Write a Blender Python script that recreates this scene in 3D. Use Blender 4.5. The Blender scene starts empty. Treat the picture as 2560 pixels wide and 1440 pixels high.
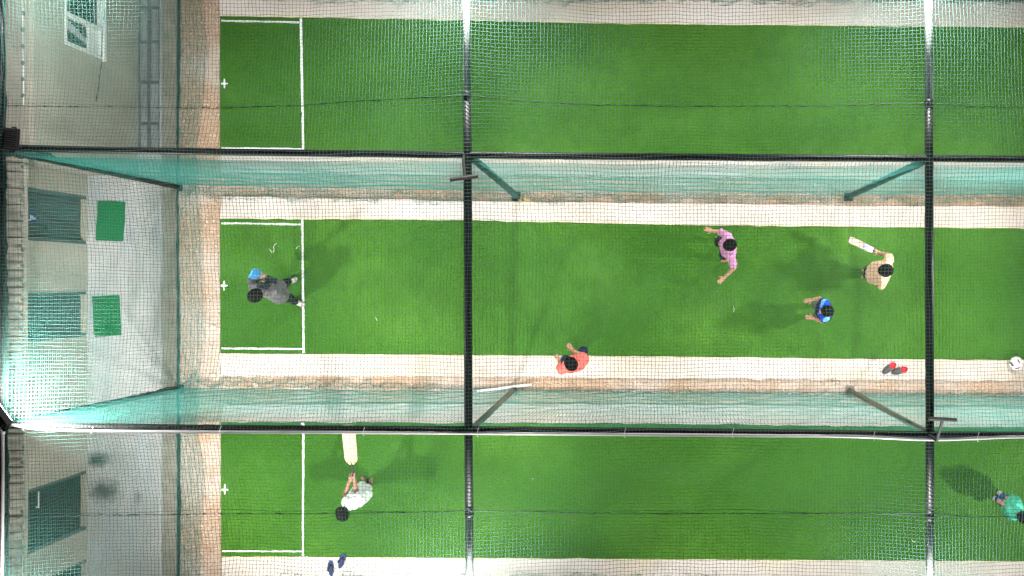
import bpy, bmesh, math, random
import numpy as np
from mathutils import Vector, Matrix, noise as mnoise

random.seed(7)
RNG = np.random.RandomState(11)
SC = bpy.context.scene
COL = SC.collection

# ------------------------------------------------------------------ survey
# A drone 16 m up looks straight down; one metre of ground is 150 photo pixels.
CAMZ, S, CX, CY = 16.0, 150.0, 1620.0, 708.0
def P(px, py, z=0.0):
    f = (CAMZ - z) / CAMZ / S
    return Vector(((px - CX) * f, (CY - py) * f, z))

# ------------------------------------------------------------------ helpers
def tag(o, label=None, cat=None, group=None, kind=None):
    if label: o['label'] = label
    if cat: o['category'] = cat
    if group: o['group'] = group
    if kind: o['kind'] = kind
    return o

def empty(name, loc, label, cat, group=None, rz=0.0):
    o = bpy.data.objects.new(name, None)
    o.location = loc
    o.rotation_euler = (0, 0, rz)
    o.empty_display_size = 0.1
    COL.objects.link(o)
    return tag(o, label, cat, group)

class MB:
    """collects vertices and faces, then links them as one mesh object"""
    def __init__(self):
        self.v, self.f, self.m = [], [], []
    def add(self, vs, fs, mi=0):
        b = len(self.v)
        self.v.extend([tuple(p) for p in vs])
        for f in fs:
            self.f.append(tuple(i + b for i in f)); self.m.append(mi)
    def box(self, a, b, mi=0):
        x0, y0, z0 = [min(a[i], b[i]) for i in range(3)]
        x1, y1, z1 = [max(a[i], b[i]) for i in range(3)]
        self.add([(x0,y0,z0),(x1,y0,z0),(x1,y1,z0),(x0,y1,z0),(x0,y0,z1),(x1,y0,z1),(x1,y1,z1),(x0,y1,z1)],
                 [(3,2,1,0),(4,5,6,7),(0,1,5,4),(1,2,6,5),(2,3,7,6),(3,0,4,7)], mi)
    def obox(self, c, ax, ay, az, mi=0):
        """box given by centre and three half-axis vectors"""
        c, ax, ay, az = Vector(c), Vector(ax), Vector(ay), Vector(az)
        vs = [c + sx*ax + sy*ay + sz*az for sz in (-1,1) for sy in (-1,1) for sx in (-1,1)]
        self.add(vs, [(2,3,1,0),(4,5,7,6),(0,1,5,4),(1,3,7,5),(3,2,6,7),(2,0,4,6)], mi)
    def slab(self, poly, z0, z1, mi=0):
        n = len(poly)
        a = sum(poly[i][0]*poly[(i+1)%n][1] - poly[(i+1)%n][0]*poly[i][1] for i in range(n))
        if a < 0: poly = poly[::-1]
        vs = [(p[0], p[1], z0) for p in poly] + [(p[0], p[1], z1) for p in poly]
        fs = [tuple(range(n-1,-1,-1)), tuple(range(n, 2*n))]
        fs += [(i, (i+1)%n, n+(i+1)%n, n+i) for i in range(n)]
        self.add(vs, fs, mi)
    def tube(self, path, r, n=8, mi=0, cap=True):
        path = [Vector(p) for p in path]
        rs = r if isinstance(r, (list, tuple)) else [r]*len(path)
        vs, fs = [], []
        ref = None
        for i, p in enumerate(path):
            t = (path[min(i+1, len(path)-1)] - path[max(i-1, 0)]).normalized()
            if ref is None:
                ref = t.orthogonal().normalized()
                if abs(t.z) < 0.9: ref = Vector((0,0,1)).cross(t).normalized()
            ref = (ref - t*ref.dot(t)).normalized()
            b = t.cross(ref)
            for k in range(n):
                a = 2*math.pi*k/n
                vs.append(p + (ref*math.cos(a) + b*math.sin(a))*rs[i])
        for i in range(len(path)-1):
            for k in range(n):
                k2 = (k+1) % n
                fs.append((i*n+k, i*n+k2, (i+1)*n+k2, (i+1)*n+k))
        if cap:
            fs.append(tuple(range(n-1,-1,-1)))
            fs.append(tuple(range((len(path)-1)*n, len(path)*n)))
        self.add(vs, fs, mi)
    def ell(self, c, rad, rot=None, nu=16, nv=10, mi=0):
        c = Vector(c); M = rot or Matrix.Identity(3)
        vs, fs = [], []
        vs.append(c + M @ Vector((0,0,-rad[2])))
        for j in range(1, nv):
            a = -math.pi/2 + math.pi*j/nv
            for k in range(nu):
                b = 2*math.pi*k/nu
                vs.append(c + M @ Vector((rad[0]*math.cos(a)*math.cos(b), rad[1]*math.cos(a)*math.sin(b), rad[2]*math.sin(a))))
        vs.append(c + M @ Vector((0,0,rad[2])))
        T = len(vs)-1
        for k in range(nu):
            fs.append((0, 1+(k+1)%nu, 1+k))
            fs.append((T, T-nu+k, T-nu+(k+1)%nu))
        for j in range(nv-2):
            for k in range(nu):
                a, b = 1+j*nu+k, 1+j*nu+(k+1)%nu
                fs.append((a, b, b+nu, a+nu))
        self.add(vs, fs, mi)
    def caps(self, a, b, ra, rb, n=12, mi=0):
        """closed tapered capsule"""
        a, b = Vector(a), Vector(b)
        t = (b-a)
        if t.length < 1e-5: t = Vector((0,0,1e-4))
        t = t.normalized()
        pts, rr = [], []
        for k in range(0, 5):
            an = math.pi/2*(k+.15)/4.6
            pts.append(a - t*ra*math.cos(an)); rr.append(ra*math.sin(an))
        for k in range(4, -1, -1):
            an = math.pi/2*(k+.15)/4.6
            pts.append(b + t*rb*math.cos(an)); rr.append(rb*math.sin(an))
        self.tube(pts, rr, n, mi)
    def build(self, name, mats, parent=None, smooth=False, angle=None):
        me = bpy.data.meshes.new(name)
        off = Vector((0,0,0))
        inv = None
        if parent is not None:
            W = Matrix.Translation(parent.location) @ parent.rotation_euler.to_matrix().to_4x4()
            p2 = parent.parent
            if p2 is not None: W = (Matrix.Translation(p2.location) @ p2.rotation_euler.to_matrix().to_4x4()) @ W
            inv = W.inverted()
        vs = self.v if inv is None else [tuple(inv @ Vector(p)) for p in self.v]
        me.from_pydata(vs, [], self.f)
        if not isinstance(mats, (list, tuple)): mats = [mats]
        for m in mats: me.materials.append(m)
        me.polygons.foreach_set('material_index', self.m)
        if smooth: me.polygons.foreach_set('use_smooth', [True]*len(me.polygons))
        me.update()
        if smooth and angle: 
            try: me.set_sharp_from_angle(angle=math.radians(angle))
            except Exception: pass
        o = bpy.data.objects.new(name, me)
        COL.objects.link(o)
        if parent is not None: o.parent = parent
        return o

def bevel(o, w=0.006, seg=2):
    m = o.modifiers.new('bevel', 'BEVEL'); m.width = w; m.segments = seg; m.limit_method = 'ANGLE'
    return o

# ------------------------------------------------------------------ materials
def mat(name, col, rough=0.7, metal=0.0, var=None, scale=8.0, bump=0.0, bscale=60.0, spec=0.5, detail=6.0, sheen=0.0):
    m = bpy.data.materials.new(name); m.use_nodes = True
    nt = m.node_tree; nd = nt.nodes; lk = nt.links
    b = nd['Principled BSDF']
    b.inputs['Roughness'].default_value = rough
    b.inputs['Metallic'].default_value = metal
    b.inputs['Specular IOR Level'].default_value = spec
    b.inputs['Base Color'].default_value = (*col, 1)
    tc = nd.new('ShaderNodeTexCoord')
    if var is not None:
        n = nd.new('ShaderNodeTexNoise'); n.inputs['Scale'].default_value = scale; n.inputs['Detail'].default_value = detail
        n.inputs['Roughness'].default_value = 0.62
        r = nd.new('ShaderNodeValToRGB')
        r.color_ramp.elements[0].position = 0.32; r.color_ramp.elements[0].color = (*var, 1)
        r.color_ramp.elements[1].position = 0.68; r.color_ramp.elements[1].color = (*col, 1)
        lk.new(tc.outputs['Object'], n.inputs['Vector']); lk.new(n.outputs['Fac'], r.inputs['Fac'])
        lk.new(r.outputs['Color'], b.inputs['Base Color'])
    if bump > 0:
        n2 = nd.new('ShaderNodeTexNoise'); n2.inputs['Scale'].default_value = bscale; n2.inputs['Detail'].default_value = 5
        bp = nd.new('ShaderNodeBump'); bp.inputs['Strength'].default_value = bump; bp.inputs['Distance'].default_value = 0.02
        lk.new(tc.outputs['Object'], n2.inputs['Vector']); lk.new(n2.outputs['Fac'], bp.inputs['Height'])
        lk.new(bp.outputs['Normal'], b.inputs['Normal'])
    return m

def chain(m, stages):
    """mix further colour patches over a material's base colour: (colour, scale, lo, hi, strength, stretch)"""
    nt = m.node_tree; nd = nt.nodes; lk = nt.links; b = nd['Principled BSDF']
    tc = nd.new('ShaderNodeTexCoord')
    for (c, scale, lo, hi, st, stretch) in stages:
        src = b.inputs['Base Color'].links[0].from_socket if b.inputs['Base Color'].links else None
        mp = nd.new('ShaderNodeMapping'); mp.inputs['Scale'].default_value = stretch
        mp.inputs['Location'].default_value = (random.uniform(0,40), random.uniform(0,40), random.uniform(0,40))
        n = nd.new('ShaderNodeTexNoise'); n.inputs['Scale'].default_value = scale; n.inputs['Detail'].default_value = 5
        r = nd.new('ShaderNodeMapRange'); r.inputs[1].default_value = lo; r.inputs[2].default_value = hi
        r.inputs[3].default_value = 0; r.inputs[4].default_value = st
        x = nd.new('ShaderNodeMix'); x.data_type = 'RGBA'
        lk.new(tc.outputs['Object'], mp.inputs['Vector']); lk.new(mp.outputs['Vector'], n.inputs['Vector'])
        lk.new(n.outputs['Fac'], r.inputs[0]); lk.new(r.outputs[0], x.inputs['Factor'])
        if src: lk.new(src, x.inputs[6])
        else: x.inputs[6].default_value = b.inputs['Base Color'].default_value
        x.inputs[7].default_value = (*c, 1)
        lk.new(x.outputs[2], b.inputs['Base Color'])
    return m

M = {}
M['turf'] = chain(mat('turf', (0.054,0.195,0.016), 0.85, var=(0.030,0.122,0.009), scale=62, bump=1.6, bscale=85, spec=0.15, detail=8),
    [((0.088,0.250,0.026), 0.45, 0.42, 0.70, 0.85, (1,1,1)), ((0.024,0.095,0.006), 0.8, 0.48, 0.75, 0.6, (0.35,1,1)), ((0.11,0.20,0.05), 1.7, 0.62, 0.8, 0.3, (1,1,1)),
     ((0.040,0.135,0.010), 7, 0.45, 0.7, 0.45, (1,0.5,1)), ((0.15,0.30,0.06), 60, 0.58, 0.70, 0.6, (1,1,1)), ((0.010,0.05,0.003), 45, 0.55, 0.70, 0.6, (1,1,1))])
M['line'] = chain(mat('line_paint', (0.68,0.71,0.73), 0.8, var=(0.52,0.60,0.55), scale=60, bump=0.3, bscale=150), [((0.25,0.42,0.22), 90, 0.62, 0.72, 0.6, (1,1,1))])
M['dirt'] = chain(mat('dirt', (0.42,0.295,0.20), 0.95, var=(0.31,0.215,0.145), scale=9, bump=0.9, bscale=45, spec=0.2, detail=10),
    [((0.44,0.385,0.335), 0.9, 0.42, 0.62, 0.85, (1,1,1)), ((0.27,0.18,0.115), 5, 0.58, 0.75, 0.6, (1,1,1)),
     ((0.70,0.65,0.58), 40, 0.61, 0.68, 0.8, (1,1,1)), ((0.17,0.12,0.08), 55, 0.61, 0.70, 0.65, (1,1,1))])
M['path'] = chain(mat('pale_concrete', (0.49,0.445,0.40), 0.85, var=(0.42,0.378,0.335), scale=3.5, bump=0.35, bscale=60, spec=0.3, detail=9),
    [((0.56,0.53,0.515), 0.8, 0.45, 0.65, 0.8, (0.5,1,1)), ((0.50,0.42,0.31), 1.3, 0.52, 0.72, 0.7, (0.6,1.3,1)), ((0.45,0.42,0.38), 3.1, 0.60, 0.75, 0.6, (0.4,1.6,1)),
     ((0.36,0.33,0.27), 24, 0.66, 0.74, 0.55, (1,1,1)), ((0.10,0.09,0.08), 38, 0.71, 0.75, 0.8, (1,1,1))])
M['mould'] = mat('mould_edge', (0.44,0.41,0.22), 0.95, var=(0.60,0.55,0.40), scale=9, bump=0.3)
M['apron'] = chain(mat('grey_concrete', (0.565,0.55,0.55), 0.85, var=(0.45,0.435,0.435), scale=2.2, bump=0.35, bscale=50, detail=9),
    [((0.44,0.455,0.50), 1.1, 0.5, 0.68, 0.8, (2.0,0.7,1)), ((0.24,0.225,0.205), 1.4, 0.55, 0.75, 0.55, (2.5,0.6,1)),
     ((0.15,0.14,0.13), 17, 0.66, 0.74, 0.6, (1,1,1)), ((0.52,0.50,0.47), 7, 0.6, 0.72, 0.4, (1,1,1))])
M['kerb'] = chain(mat('kerb_concrete', (0.40,0.35,0.29), 0.9, var=(0.27,0.235,0.19), scale=5, bump=0.4), [((0.12,0.11,0.10), 6, 0.6, 0.72, 0.5, (1,1,1))])
M['plaster'] = chain(mat('beige_plaster', (0.41,0.365,0.31), 0.9, var=(0.345,0.305,0.255), scale=2.0, bump=0.25, bscale=90, detail=9),
    [((0.27,0.24,0.20), 2.2, 0.58, 0.78, 0.5, (1,1,3)), ((0.50,0.44,0.37), 1.1, 0.5, 0.7, 0.5, (1,1,1))])
M['slabtop'] = chain(mat('roof_slab', (0.42,0.345,0.29), 0.9, var=(0.31,0.26,0.225), scale=3, bump=0.3), [((0.12,0.11,0.1), 4, 0.6, 0.75, 0.6, (1,1,1))])
M['tile'] = chain(mat('roof_sheet', (0.38,0.33,0.28), 0.75, var=(0.24,0.205,0.17), scale=5, bump=0.3), [((0.10,0.095,0.085), 3.2, 0.55, 0.75, 0.75, (1,0.6,1))])
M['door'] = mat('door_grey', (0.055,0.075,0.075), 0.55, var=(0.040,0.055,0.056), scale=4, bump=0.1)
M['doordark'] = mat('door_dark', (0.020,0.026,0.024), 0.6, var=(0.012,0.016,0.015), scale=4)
M['frame_d'] = mat('door_frame', (0.075,0.10,0.10), 0.55)
M['sill'] = mat('pale_sill', (0.50,0.44,0.36), 0.8, var=(0.38,0.33,0.27), scale=6)
M['blue'] = mat('sign_blue', (0.014,0.022,0.20), 0.4)
M['white'] = mat('white_paint', (0.78,0.80,0.79), 0.45, var=(0.66,0.69,0.68), scale=7)
M['glass'] = mat('window_glass', (0.006,0.008,0.010), 0.08, spec=0.6)
M['curtain'] = mat('curtain', (0.62,0.63,0.66), 0.9, var=(0.38,0.40,0.43), scale=12)
M['drain'] = mat('grey_slab', (0.34,0.33,0.345), 0.85, var=(0.22,0.215,0.225), scale=5, bump=0.35)
M['groove'] = mat('groove', (0.085,0.085,0.095), 0.9, var=(0.15,0.15,0.16), scale=8)
M['mat'] = mat('green_mat', (0.004,0.19,0.028), 0.9, var=(0.002,0.14,0.018), scale=120, bump=0.6, bscale=160, spec=0.2)
M['net'] = mat('net_twine', (0.066,0.140,0.122), 0.65, spec=0.2)
M['curtain_net'] = mat('curtain_twine', (0.032,0.215,0.182), 0.6, spec=0.2)
M['knot'] = mat('net_knot', (0.010,0.070,0.062), 0.6, spec=0.3)
M['cord'] = mat('seam_cord', (0.006,0.030,0.026), 0.7)
M['bunch'] = mat('bunched_net', (0.008,0.060,0.046), 0.8, var=(0.003,0.020,0.016), scale=70, bump=0.8, bscale=120)
M['wrap'] = mat('net_wrap', (0.022,0.115,0.098), 0.8, var=(0.010,0.050,0.046), scale=50, bump=0.7, bscale=90)
M['steel'] = mat('black_steel', (0.0075,0.0072,0.0075), 0.50, var=(0.014,0.013,0.012), scale=9, spec=0.25)
M['palesteel'] = mat('pale_grey_steel', (0.23,0.245,0.235), 0.8, var=(0.16,0.165,0.16), scale=14, spec=0.2)
M['postp'] = mat('post_paint', (0.15,0.14,0.105), 0.6, var=(0.09,0.085,0.065), scale=6)
M['bracket'] = mat('bracket_steel', (0.018,0.019,0.020), 0.6, var=(0.012,0.0125,0.013), scale=12, spec=0.2)
M['pvc'] = mat('pvc', (0.46,0.45,0.46), 0.35, var=(0.36,0.35,0.36), scale=5)
M['tie'] = mat('tie', (0.70,0.68,0.66), 0.5)
M['housing'] = mat('lamp_housing', (0.008,0.008,0.009), 0.55)
M['skin'] = mat('skin', (0.40,0.225,0.145), 0.55, var=(0.34,0.18,0.115), scale=14)
M['skin2'] = mat('skin_deep', (0.20,0.095,0.060), 0.55, var=(0.155,0.072,0.045), scale=14)
M['hair'] = mat('hair', (0.0022,0.0019,0.0019), 0.6, var=(0.0045,0.004,0.0038), scale=40, bump=0.9, bscale=110, spec=0.12)
M['eye'] = mat('eye', (0.03,0.02,0.015), 0.2)
M['lips'] = mat('lips', (0.22,0.09,0.075), 0.5)
def cloth(n, c, v): return mat(n, c, 0.9, var=v, scale=16, bump=0.35, bscale=40, spec=0.2)
M['grey'] = cloth('grey_fleece', (0.135,0.130,0.135), (0.085,0.083,0.090))
M['charcoal'] = cloth('charcoal_cloth', (0.045,0.045,0.055), (0.03,0.03,0.036))
M['black'] = cloth('black_cloth', (0.010,0.010,0.012), (0.017,0.017,0.019))
M['wcloth'] = cloth('white_cloth', (0.66,0.72,0.70), (0.54,0.61,0.59))
M['pink'] = cloth('pink_cloth', (0.52,0.26,0.42), (0.41,0.19,0.33))
M['peach'] = cloth('peach_cloth', (0.72,0.50,0.34), (0.64,0.43,0.28))
M['bluecloth'] = cloth('blue_cloth', (0.010,0.075,0.60), (0.015,0.03,0.38))
M['lightblue'] = cloth('light_blue_cloth', (0.18,0.48,0.95), (0.07,0.25,0.80))
M['coral'] = cloth('coral_cloth', (0.84,0.20,0.17), (0.70,0.14,0.12))
M['teal'] = cloth('teal_cloth', (0.10,0.60,0.42), (0.07,0.48,0.33))
M['navy'] = cloth('navy_cloth', (0.016,0.024,0.075), (0.010,0.016,0.05))
M['jean'] = cloth('jean_cloth', (0.045,0.095,0.28), (0.03,0.06,0.19))
M['shorts'] = cloth('grey_shorts', (0.13,0.13,0.13), (0.09,0.09,0.09))
M['shoe'] = mat('shoe_white', (0.62,0.59,0.52), 0.7, var=(0.10,0.10,0.10), scale=26, detail=2)
M['shoegrey'] = mat('shoe_grey', (0.36,0.37,0.38), 0.7, var=(0.55,0.55,0.55), scale=22)
M['wood'] = mat('bat_wood', (0.37,0.295,0.185), 0.5, var=(0.32,0.25,0.15), scale=6)
M['woodgrey'] = mat('bat_worn', (0.42,0.34,0.24), 0.6, var=(0.30,0.25,0.24), scale=9)
M['sticker'] = mat('bat_sticker', (0.75,0.78,0.85), 0.4, var=(0.05,0.14,0.45), scale=26, detail=2)
M['grip'] = mat('grip', (0.012,0.012,0.014), 0.7)
M['bluebat'] = mat('blue_plastic', (0.085,0.36,0.76), 0.4, var=(0.06,0.28,0.66), scale=3)
M['redthread'] = mat('red_thread', (0.45,0.03,0.02), 0.8)
M['flip'] = mat('flip_rubber', (0.010,0.022,0.12), 0.7, var=(0.007,0.014,0.075), scale=20)
M['flipstrap'] = mat('flip_strap', (0.008,0.010,0.022), 0.5)
M['clog'] = mat('clog_grey', (0.085,0.080,0.085), 0.8, var=(0.055,0.052,0.057), scale=40, bump=0.4)
M['clogred'] = mat('clog_red', (0.62,0.012,0.030), 0.8, var=(0.50,0.008,0.02), scale=30)
M['ballw'] = mat('ball_white', (0.85,0.85,0.85), 0.35)
M['ballk'] = mat('ball_black', (0.02,0.02,0.025), 0.4, var=(0.05,0.05,0.06), scale=50)
M['ballp'] = mat('ball_pink', (0.75,0.12,0.40), 0.4)
M['stone'] = mat('stone', (0.62,0.57,0.50), 0.9, var=(0.42,0.37,0.31), scale=6)
M['scrap'] = mat('scrap', (0.70,0.72,0.62), 0.8)
M['leaf'] = mat('dry_leaf', (0.33,0.27,0.10), 0.8, var=(0.26,0.18,0.08), scale=12)
def emit(name, col, st):
    m = bpy.data.materials.new(name); m.use_nodes = True
    b = m.node_tree.nodes['Principled BSDF']
    b.inputs['Base Color'].default_value = (0.8,0.8,0.8,1)
    b.inputs['Emission Color'].default_value = (*col, 1); b.inputs['Emission Strength'].default_value = st
    return m
M['led'] = emit('lamp_glass', (1.0,0.97,0.92), 30)

# ------------------------------------------------------------------ smooth fields
def field(seed, n=7, fmin=0.4, fmax=2.5):
    r = np.random.RandomState(seed)
    k = r.uniform(fmin, fmax, n); a = r.uniform(0, 2*np.pi, n); ph = r.uniform(0, 2*np.pi, n); w = 1/k**0.6
    w = w/np.sqrt((w**2).sum()/2)
    def f(x, y):
        s = 0
        for i in range(n):
            s = s + w[i]*np.sin(k[i]*(np.cos(a[i])*x + np.sin(a[i])*y)*2*np.pi/1.6 + ph[i])
        return s
    return f

# ------------------------------------------------------------------ nets
CELL = 0.0437
def net_mesh(name, G, rr, parent=None, knots=0.0, mats=None):
    """G: (nu, nv, 3) grid of knots -> a net whose every twine is a thin prism"""
    nu, nv, _ = G.shape
    du = np.gradient(G, axis=0); dv = np.gradient(G, axis=1)
    N = np.cross(du, dv); N /= np.maximum(np.linalg.norm(N, axis=2, keepdims=True), 1e-9)
    V, F, FM = [], [], []
    base = 0
    for ax, d in ((0, du), (1, dv)):
        r = rr[ax] if isinstance(rr, tuple) else rr
        T = d/np.maximum(np.linalg.norm(d, axis=2, keepdims=True), 1e-9)
        B = np.cross(N, T)
        ring = np.stack([G + N*r, G - N*r*0.5 + B*r*0.87, G - N*r*0.5 - B*r*0.87], axis=2)  # nu,nv,3,3
        V.append(ring.reshape(-1, 3))
        idx = (np.arange(nu*nv*3).reshape(nu, nv, 3) + base)
        a, b = (idx[:-1], idx[1:]) if ax == 0 else (idx[:, :-1], idx[:, 1:])
        for k in range(3):
            k2 = (k+1) % 3
            q = np.stack([a[..., k], a[..., k2], b[..., k2], b[..., k]], axis=-1).reshape(-1, 4)
            F.append(q)
        base += nu*nv*3
    quads = np.concatenate(F)
    tris = np.zeros((0, 3), int)
    if knots > 0:
        tu = du/np.linalg.norm(du, axis=2, keepdims=True); tv = np.cross(N, tu)
        C = G.reshape(-1, 3); n_ = N.reshape(-1,3); u_ = tu.reshape(-1,3); v_ = tv.reshape(-1,3)
        kr = knots*(0.8 + 0.4*RNG.rand(len(C), 1))
        oc = np.stack([C+u_*kr, C+v_*kr, C-u_*kr, C-v_*kr, C+n_*kr, C-n_*kr], axis=1)
        V.append(oc.reshape(-1, 3))
        o = base + np.arange(len(C))[:, None]*6
        tl = [(0,1,4),(1,2,4),(2,3,4),(3,0,4),(1,0,5),(2,1,5),(3,2,5),(0,3,5)]
        tris = np.concatenate([np.concatenate([o+a, o+b, o+c], axis=1) for a, b, c in tl])
    V = np.concatenate(V)
    if parent is not None: V = V - np.array(parent.location)
    me = bpy.data.meshes.new(name)
    me.vertices.add(len(V)); me.vertices.foreach_set('co', V.astype(np.float32).ravel())
    nq, nt_ = len(quads), len(tris)
    me.loops.add(nq*4 + nt_*3)
    me.loops.foreach_set('vertex_index', np.concatenate([quads.ravel(), tris.ravel()]).astype(np.int32))
    me.polygons.add(nq + nt_)
    me.polygons.foreach_set('loop_start', np.concatenate([np.arange(nq)*4, nq*4 + np.arange(nt_)*3]).astype(np.int32))
    me.materials.append(M['net'] if knots > 0 else M['curtain_net']); me.materials.append(M['knot'])
    me.polygons.foreach_set('material_index', np.concatenate([np.zeros(nq), np.ones(nt_)]).astype(np.int32))
    me.update(calc_edges=True); me.validate()
    o = bpy.data.objects.new(name, me); COL.objects.link(o)
    if parent is not None: o.parent = parent
    return o

ZB = 4.48                                  # height of the beams
XB = [P(5,0,ZB).x, P(1170,0,ZB).x, P(2322,0,ZB).x, P(3474,0,ZB).x]
def beam_up(px): return np.interp(px, [-60,0,120,240,552,1170,1420,2040,2320,2560,3600], [365,369,372,375,380,387,390,395,396,398,405])
def beam_lo(px): return np.interp(px, [-60,0,300,547,1170,1540,2060,2325,2560,3600], [1059,1062,1068,1071,1074,1077,1083,1087,1088,1094])
def px_of(X, z): return X*CAMZ*S/(CAMZ - z) + CX
YT = lambda X: P(0, -300, ZB).y
YBo = lambda X: P(0, 1770, ZB).y
ROOF_R = 5.4
fA, fB, fC, fD = field(1), field(2), field(3, fmin=1.5, fmax=6), field(4, fmin=.2, fmax=.8)
def yu(X): return (CY - beam_up(px_of(X, ZB)))*(CAMZ-ZB)/2400
def yl(X): return (CY - beam_lo(px_of(X, ZB)))*(CAMZ-ZB)/2400
def roof_z(X, Y):
    X = np.asarray(X, float); Y = np.asarray(Y, float)
    tx = np.zeros_like(X); 
    for a, b in zip(XB[:-1], XB[1:]):
        t = np.clip((X-a)/(b-a), 0, 1); w = ((X >= a) & (X < b))
        tx = np.where(w, t, tx)
    sx = np.abs(np.sin(np.pi*tx))
    A, B_ = yu(X), yl(X)
    t1 = np.clip((Y-A)/(YT(0)-A), 0, 1); t2 = np.clip((A-Y)/(A-B_), 0, 1); t3 = np.clip((B_-Y)/(B_-YBo(0)), 0, 1)
    ty = np.where(Y > A, t1, np.where(Y > B_, t2, t3))
    sy = np.abs(np.sin(np.pi*ty))
    d = 0.06
    sag = 0.34*(sx**0.75)*(sy**0.75)
    return ZB + 0.066 - sag - 0.012*(1+fC(X, Y))*sx*sy

def roof_grid(y0, y1):
    xs = np.arange(XB[0]+0.01, ROOF_R, CELL); ys = np.arange(y0, y1+1e-6, CELL)
    X, Y = np.meshgrid(xs, ys, indexing='ij')
    X2 = X + 0.010*fA(X, Y) + RNG.normal(0, .0016, X.shape); Y2 = Y + 0.010*fB(X, Y) + RNG.normal(0, .0016, X.shape)
    return np.stack([X2, Y2, roof_z(X2, Y2)], axis=2)

TW = 0.0022; KN = 0.0056; TWS = (0.00165, 0.0022)
def seam(name, pts, parent, r=0.0048):
    mb = MB(); path = []
    for (a, b), (c, d) in zip(pts[:-1], pts[1:]):
        n = max(2, int(math.hypot(c-a, d-b)/7))
        for k in range(n):
            t = k/n; px, py = a+(c-a)*t, b+(d-b)*t
            z = 4.3
            for _ in range(3):
                q = P(px, py, z); z = float(roof_z(q.x, q.y)) + 0.004
            q = P(px, py, z)
            path.append(q + Vector((random.gauss(0,.003), random.gauss(0,.003), 0)))
    mb.tube(path, [r*random.choice((0.6,0.75,0.9,1.7)) for _ in path], 5)
    return mb.build(name, M['cord'], parent)

# row boundaries of the three roof panels: the two dark seams
y_s1 = P(0, 263, 4.35).y; y_s2 = P(0, 1284, 4.35).y
n1 = int((y_s1 - y_s2)/CELL); y_s2 = y_s1 - n1*CELL
t = empty('roof_net', (XB[1], 4.0, ZB), 'green roof net over the far lane, lit white along two crossbeams', 'net', 'green mesh panels of the roof')
net_mesh('mesh_panel', roof_grid(y_s1, P(0,-300,ZB).y), TW, t, KN)
seam('seam', [(12,264),(240,267),(550,270),(760,263),(900,252),(1168,238),(1300,252),(1480,262),(1700,266),(2060,265),(2320,258),(2440,266),(2700,270)], t)
seam('seam', [(262,-60),(261,10),(256,90),(252,170),(240,262)], t)
t = empty('roof_net', (XB[1], 0.0, ZB), 'green roof net over the middle lane, between the two dark sewn seams', 'net', 'green mesh panels of the roof')
net_mesh('mesh_panel', roof_grid(y_s2, y_s1), TW, t, KN)
t = empty('roof_net', (XB[1], -4.0, ZB), 'green roof net over the near lane where the boy in white bats', 'net', 'green mesh panels of the roof')
net_mesh('mesh_panel', roof_grid(P(0,1770,ZB).y, y_s2), TW, t, KN)
seam('seam', [(12,1293),(250,1288),(555,1285),(860,1283),(1100,1280),(1170,1277),(1480,1283),(2000,1284),(2325,1284),(2400,1292),(2700,1294)], t)

def side_grid(ybeam, foot_px, skirt, sgn, seed):
    """vertical net below a long beam, its loose hem lying on the ground towards sgn*Y"""
    xs = np.arange(XB[0]+0.02, 6.7, CELL)
    nh = int((ZB-0.03)/CELL); ns = int(round(max(skirt(x) for x in (-7, -3, 0, 3))/CELL*2.3))
    f1, f2, f3 = field(seed), field(seed+1, fmin=1, fmax=5), field(seed+2, fmin=3, fmax=9)
    G = np.zeros((len(xs), nh+ns+1, 3))
    yb = np.array([ybeam(x) for x in xs]); yf = np.array([(CY - foot_px(px_of(x, 0)))/S for x in xs])
    sk = np.array([skirt(x) for x in xs])
    for j in range(nh+ns+1):
        if j <= nh:
            t = j/nh; z = ZB*(1-t) + 0.03*t
            bulge = (0.07 if sgn < 0 else 0.035)*np.clip(t/0.06, 0, 1)*(1-t)**1.5*(0.95+0.10*f1(xs, 0*xs))
            y = yb + sgn*bulge + (yf - yb)*t**1.2 + 0.004*f2(xs, 0*xs+z)*t
            x = xs + 0.010*f1(xs, 0*xs+z*0.5)
            G[:, j] = np.stack([x, y, np.full_like(xs, z)], axis=1)
        else:
            u = (j-nh)/ns
            y = yf + sgn*sk*u*(0.85+0.18*f2(xs*1.5, 0*xs)) + 0.018*f3(xs, 0*xs+u*2)
            z = 0.03 + 0.035*np.abs(f3(xs*1.3, 0*xs+u*1.7+5))*(1-0.4*u)
            x = xs + 0.022*f3(xs+3, 0*xs+u*2.3)
            G[:, j] = np.stack([x, y, z], axis=1)
    return G

def strands(name, path, r, parent, n=7, seed=1, rr=0.016, material='bunch'):
    """a gathered edge of net: several wiggling strands twisted round each other"""
    rnd = random.Random(seed); mb = MB()
    path = [Vector(p) for p in path]
    for k in range(n):
        ph = rnd.uniform(0, 6.28); pts = []; rad = []
        N = 70
        for i in range(N+1):
            u = i/N*(len(path)-1); a = min(int(u), len(path)-2); t = u-a
            p = path[a].lerp(path[a+1], t)
            R = r[0] + (r[1]-r[0])*i/N
            an = ph + i*0.35
            pts.append(p + Vector((math.cos(an)*R*.6 + rnd.gauss(0,.007), math.sin(an)*R + rnd.gauss(0,.007), rnd.gauss(0,.006))))
            rad.append(rr*(R/r[0])*rnd.uniform(.6,1.3))
        mb.tube(pts, rad, 5)
    return mb.build(name, M[material], parent)

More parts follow.
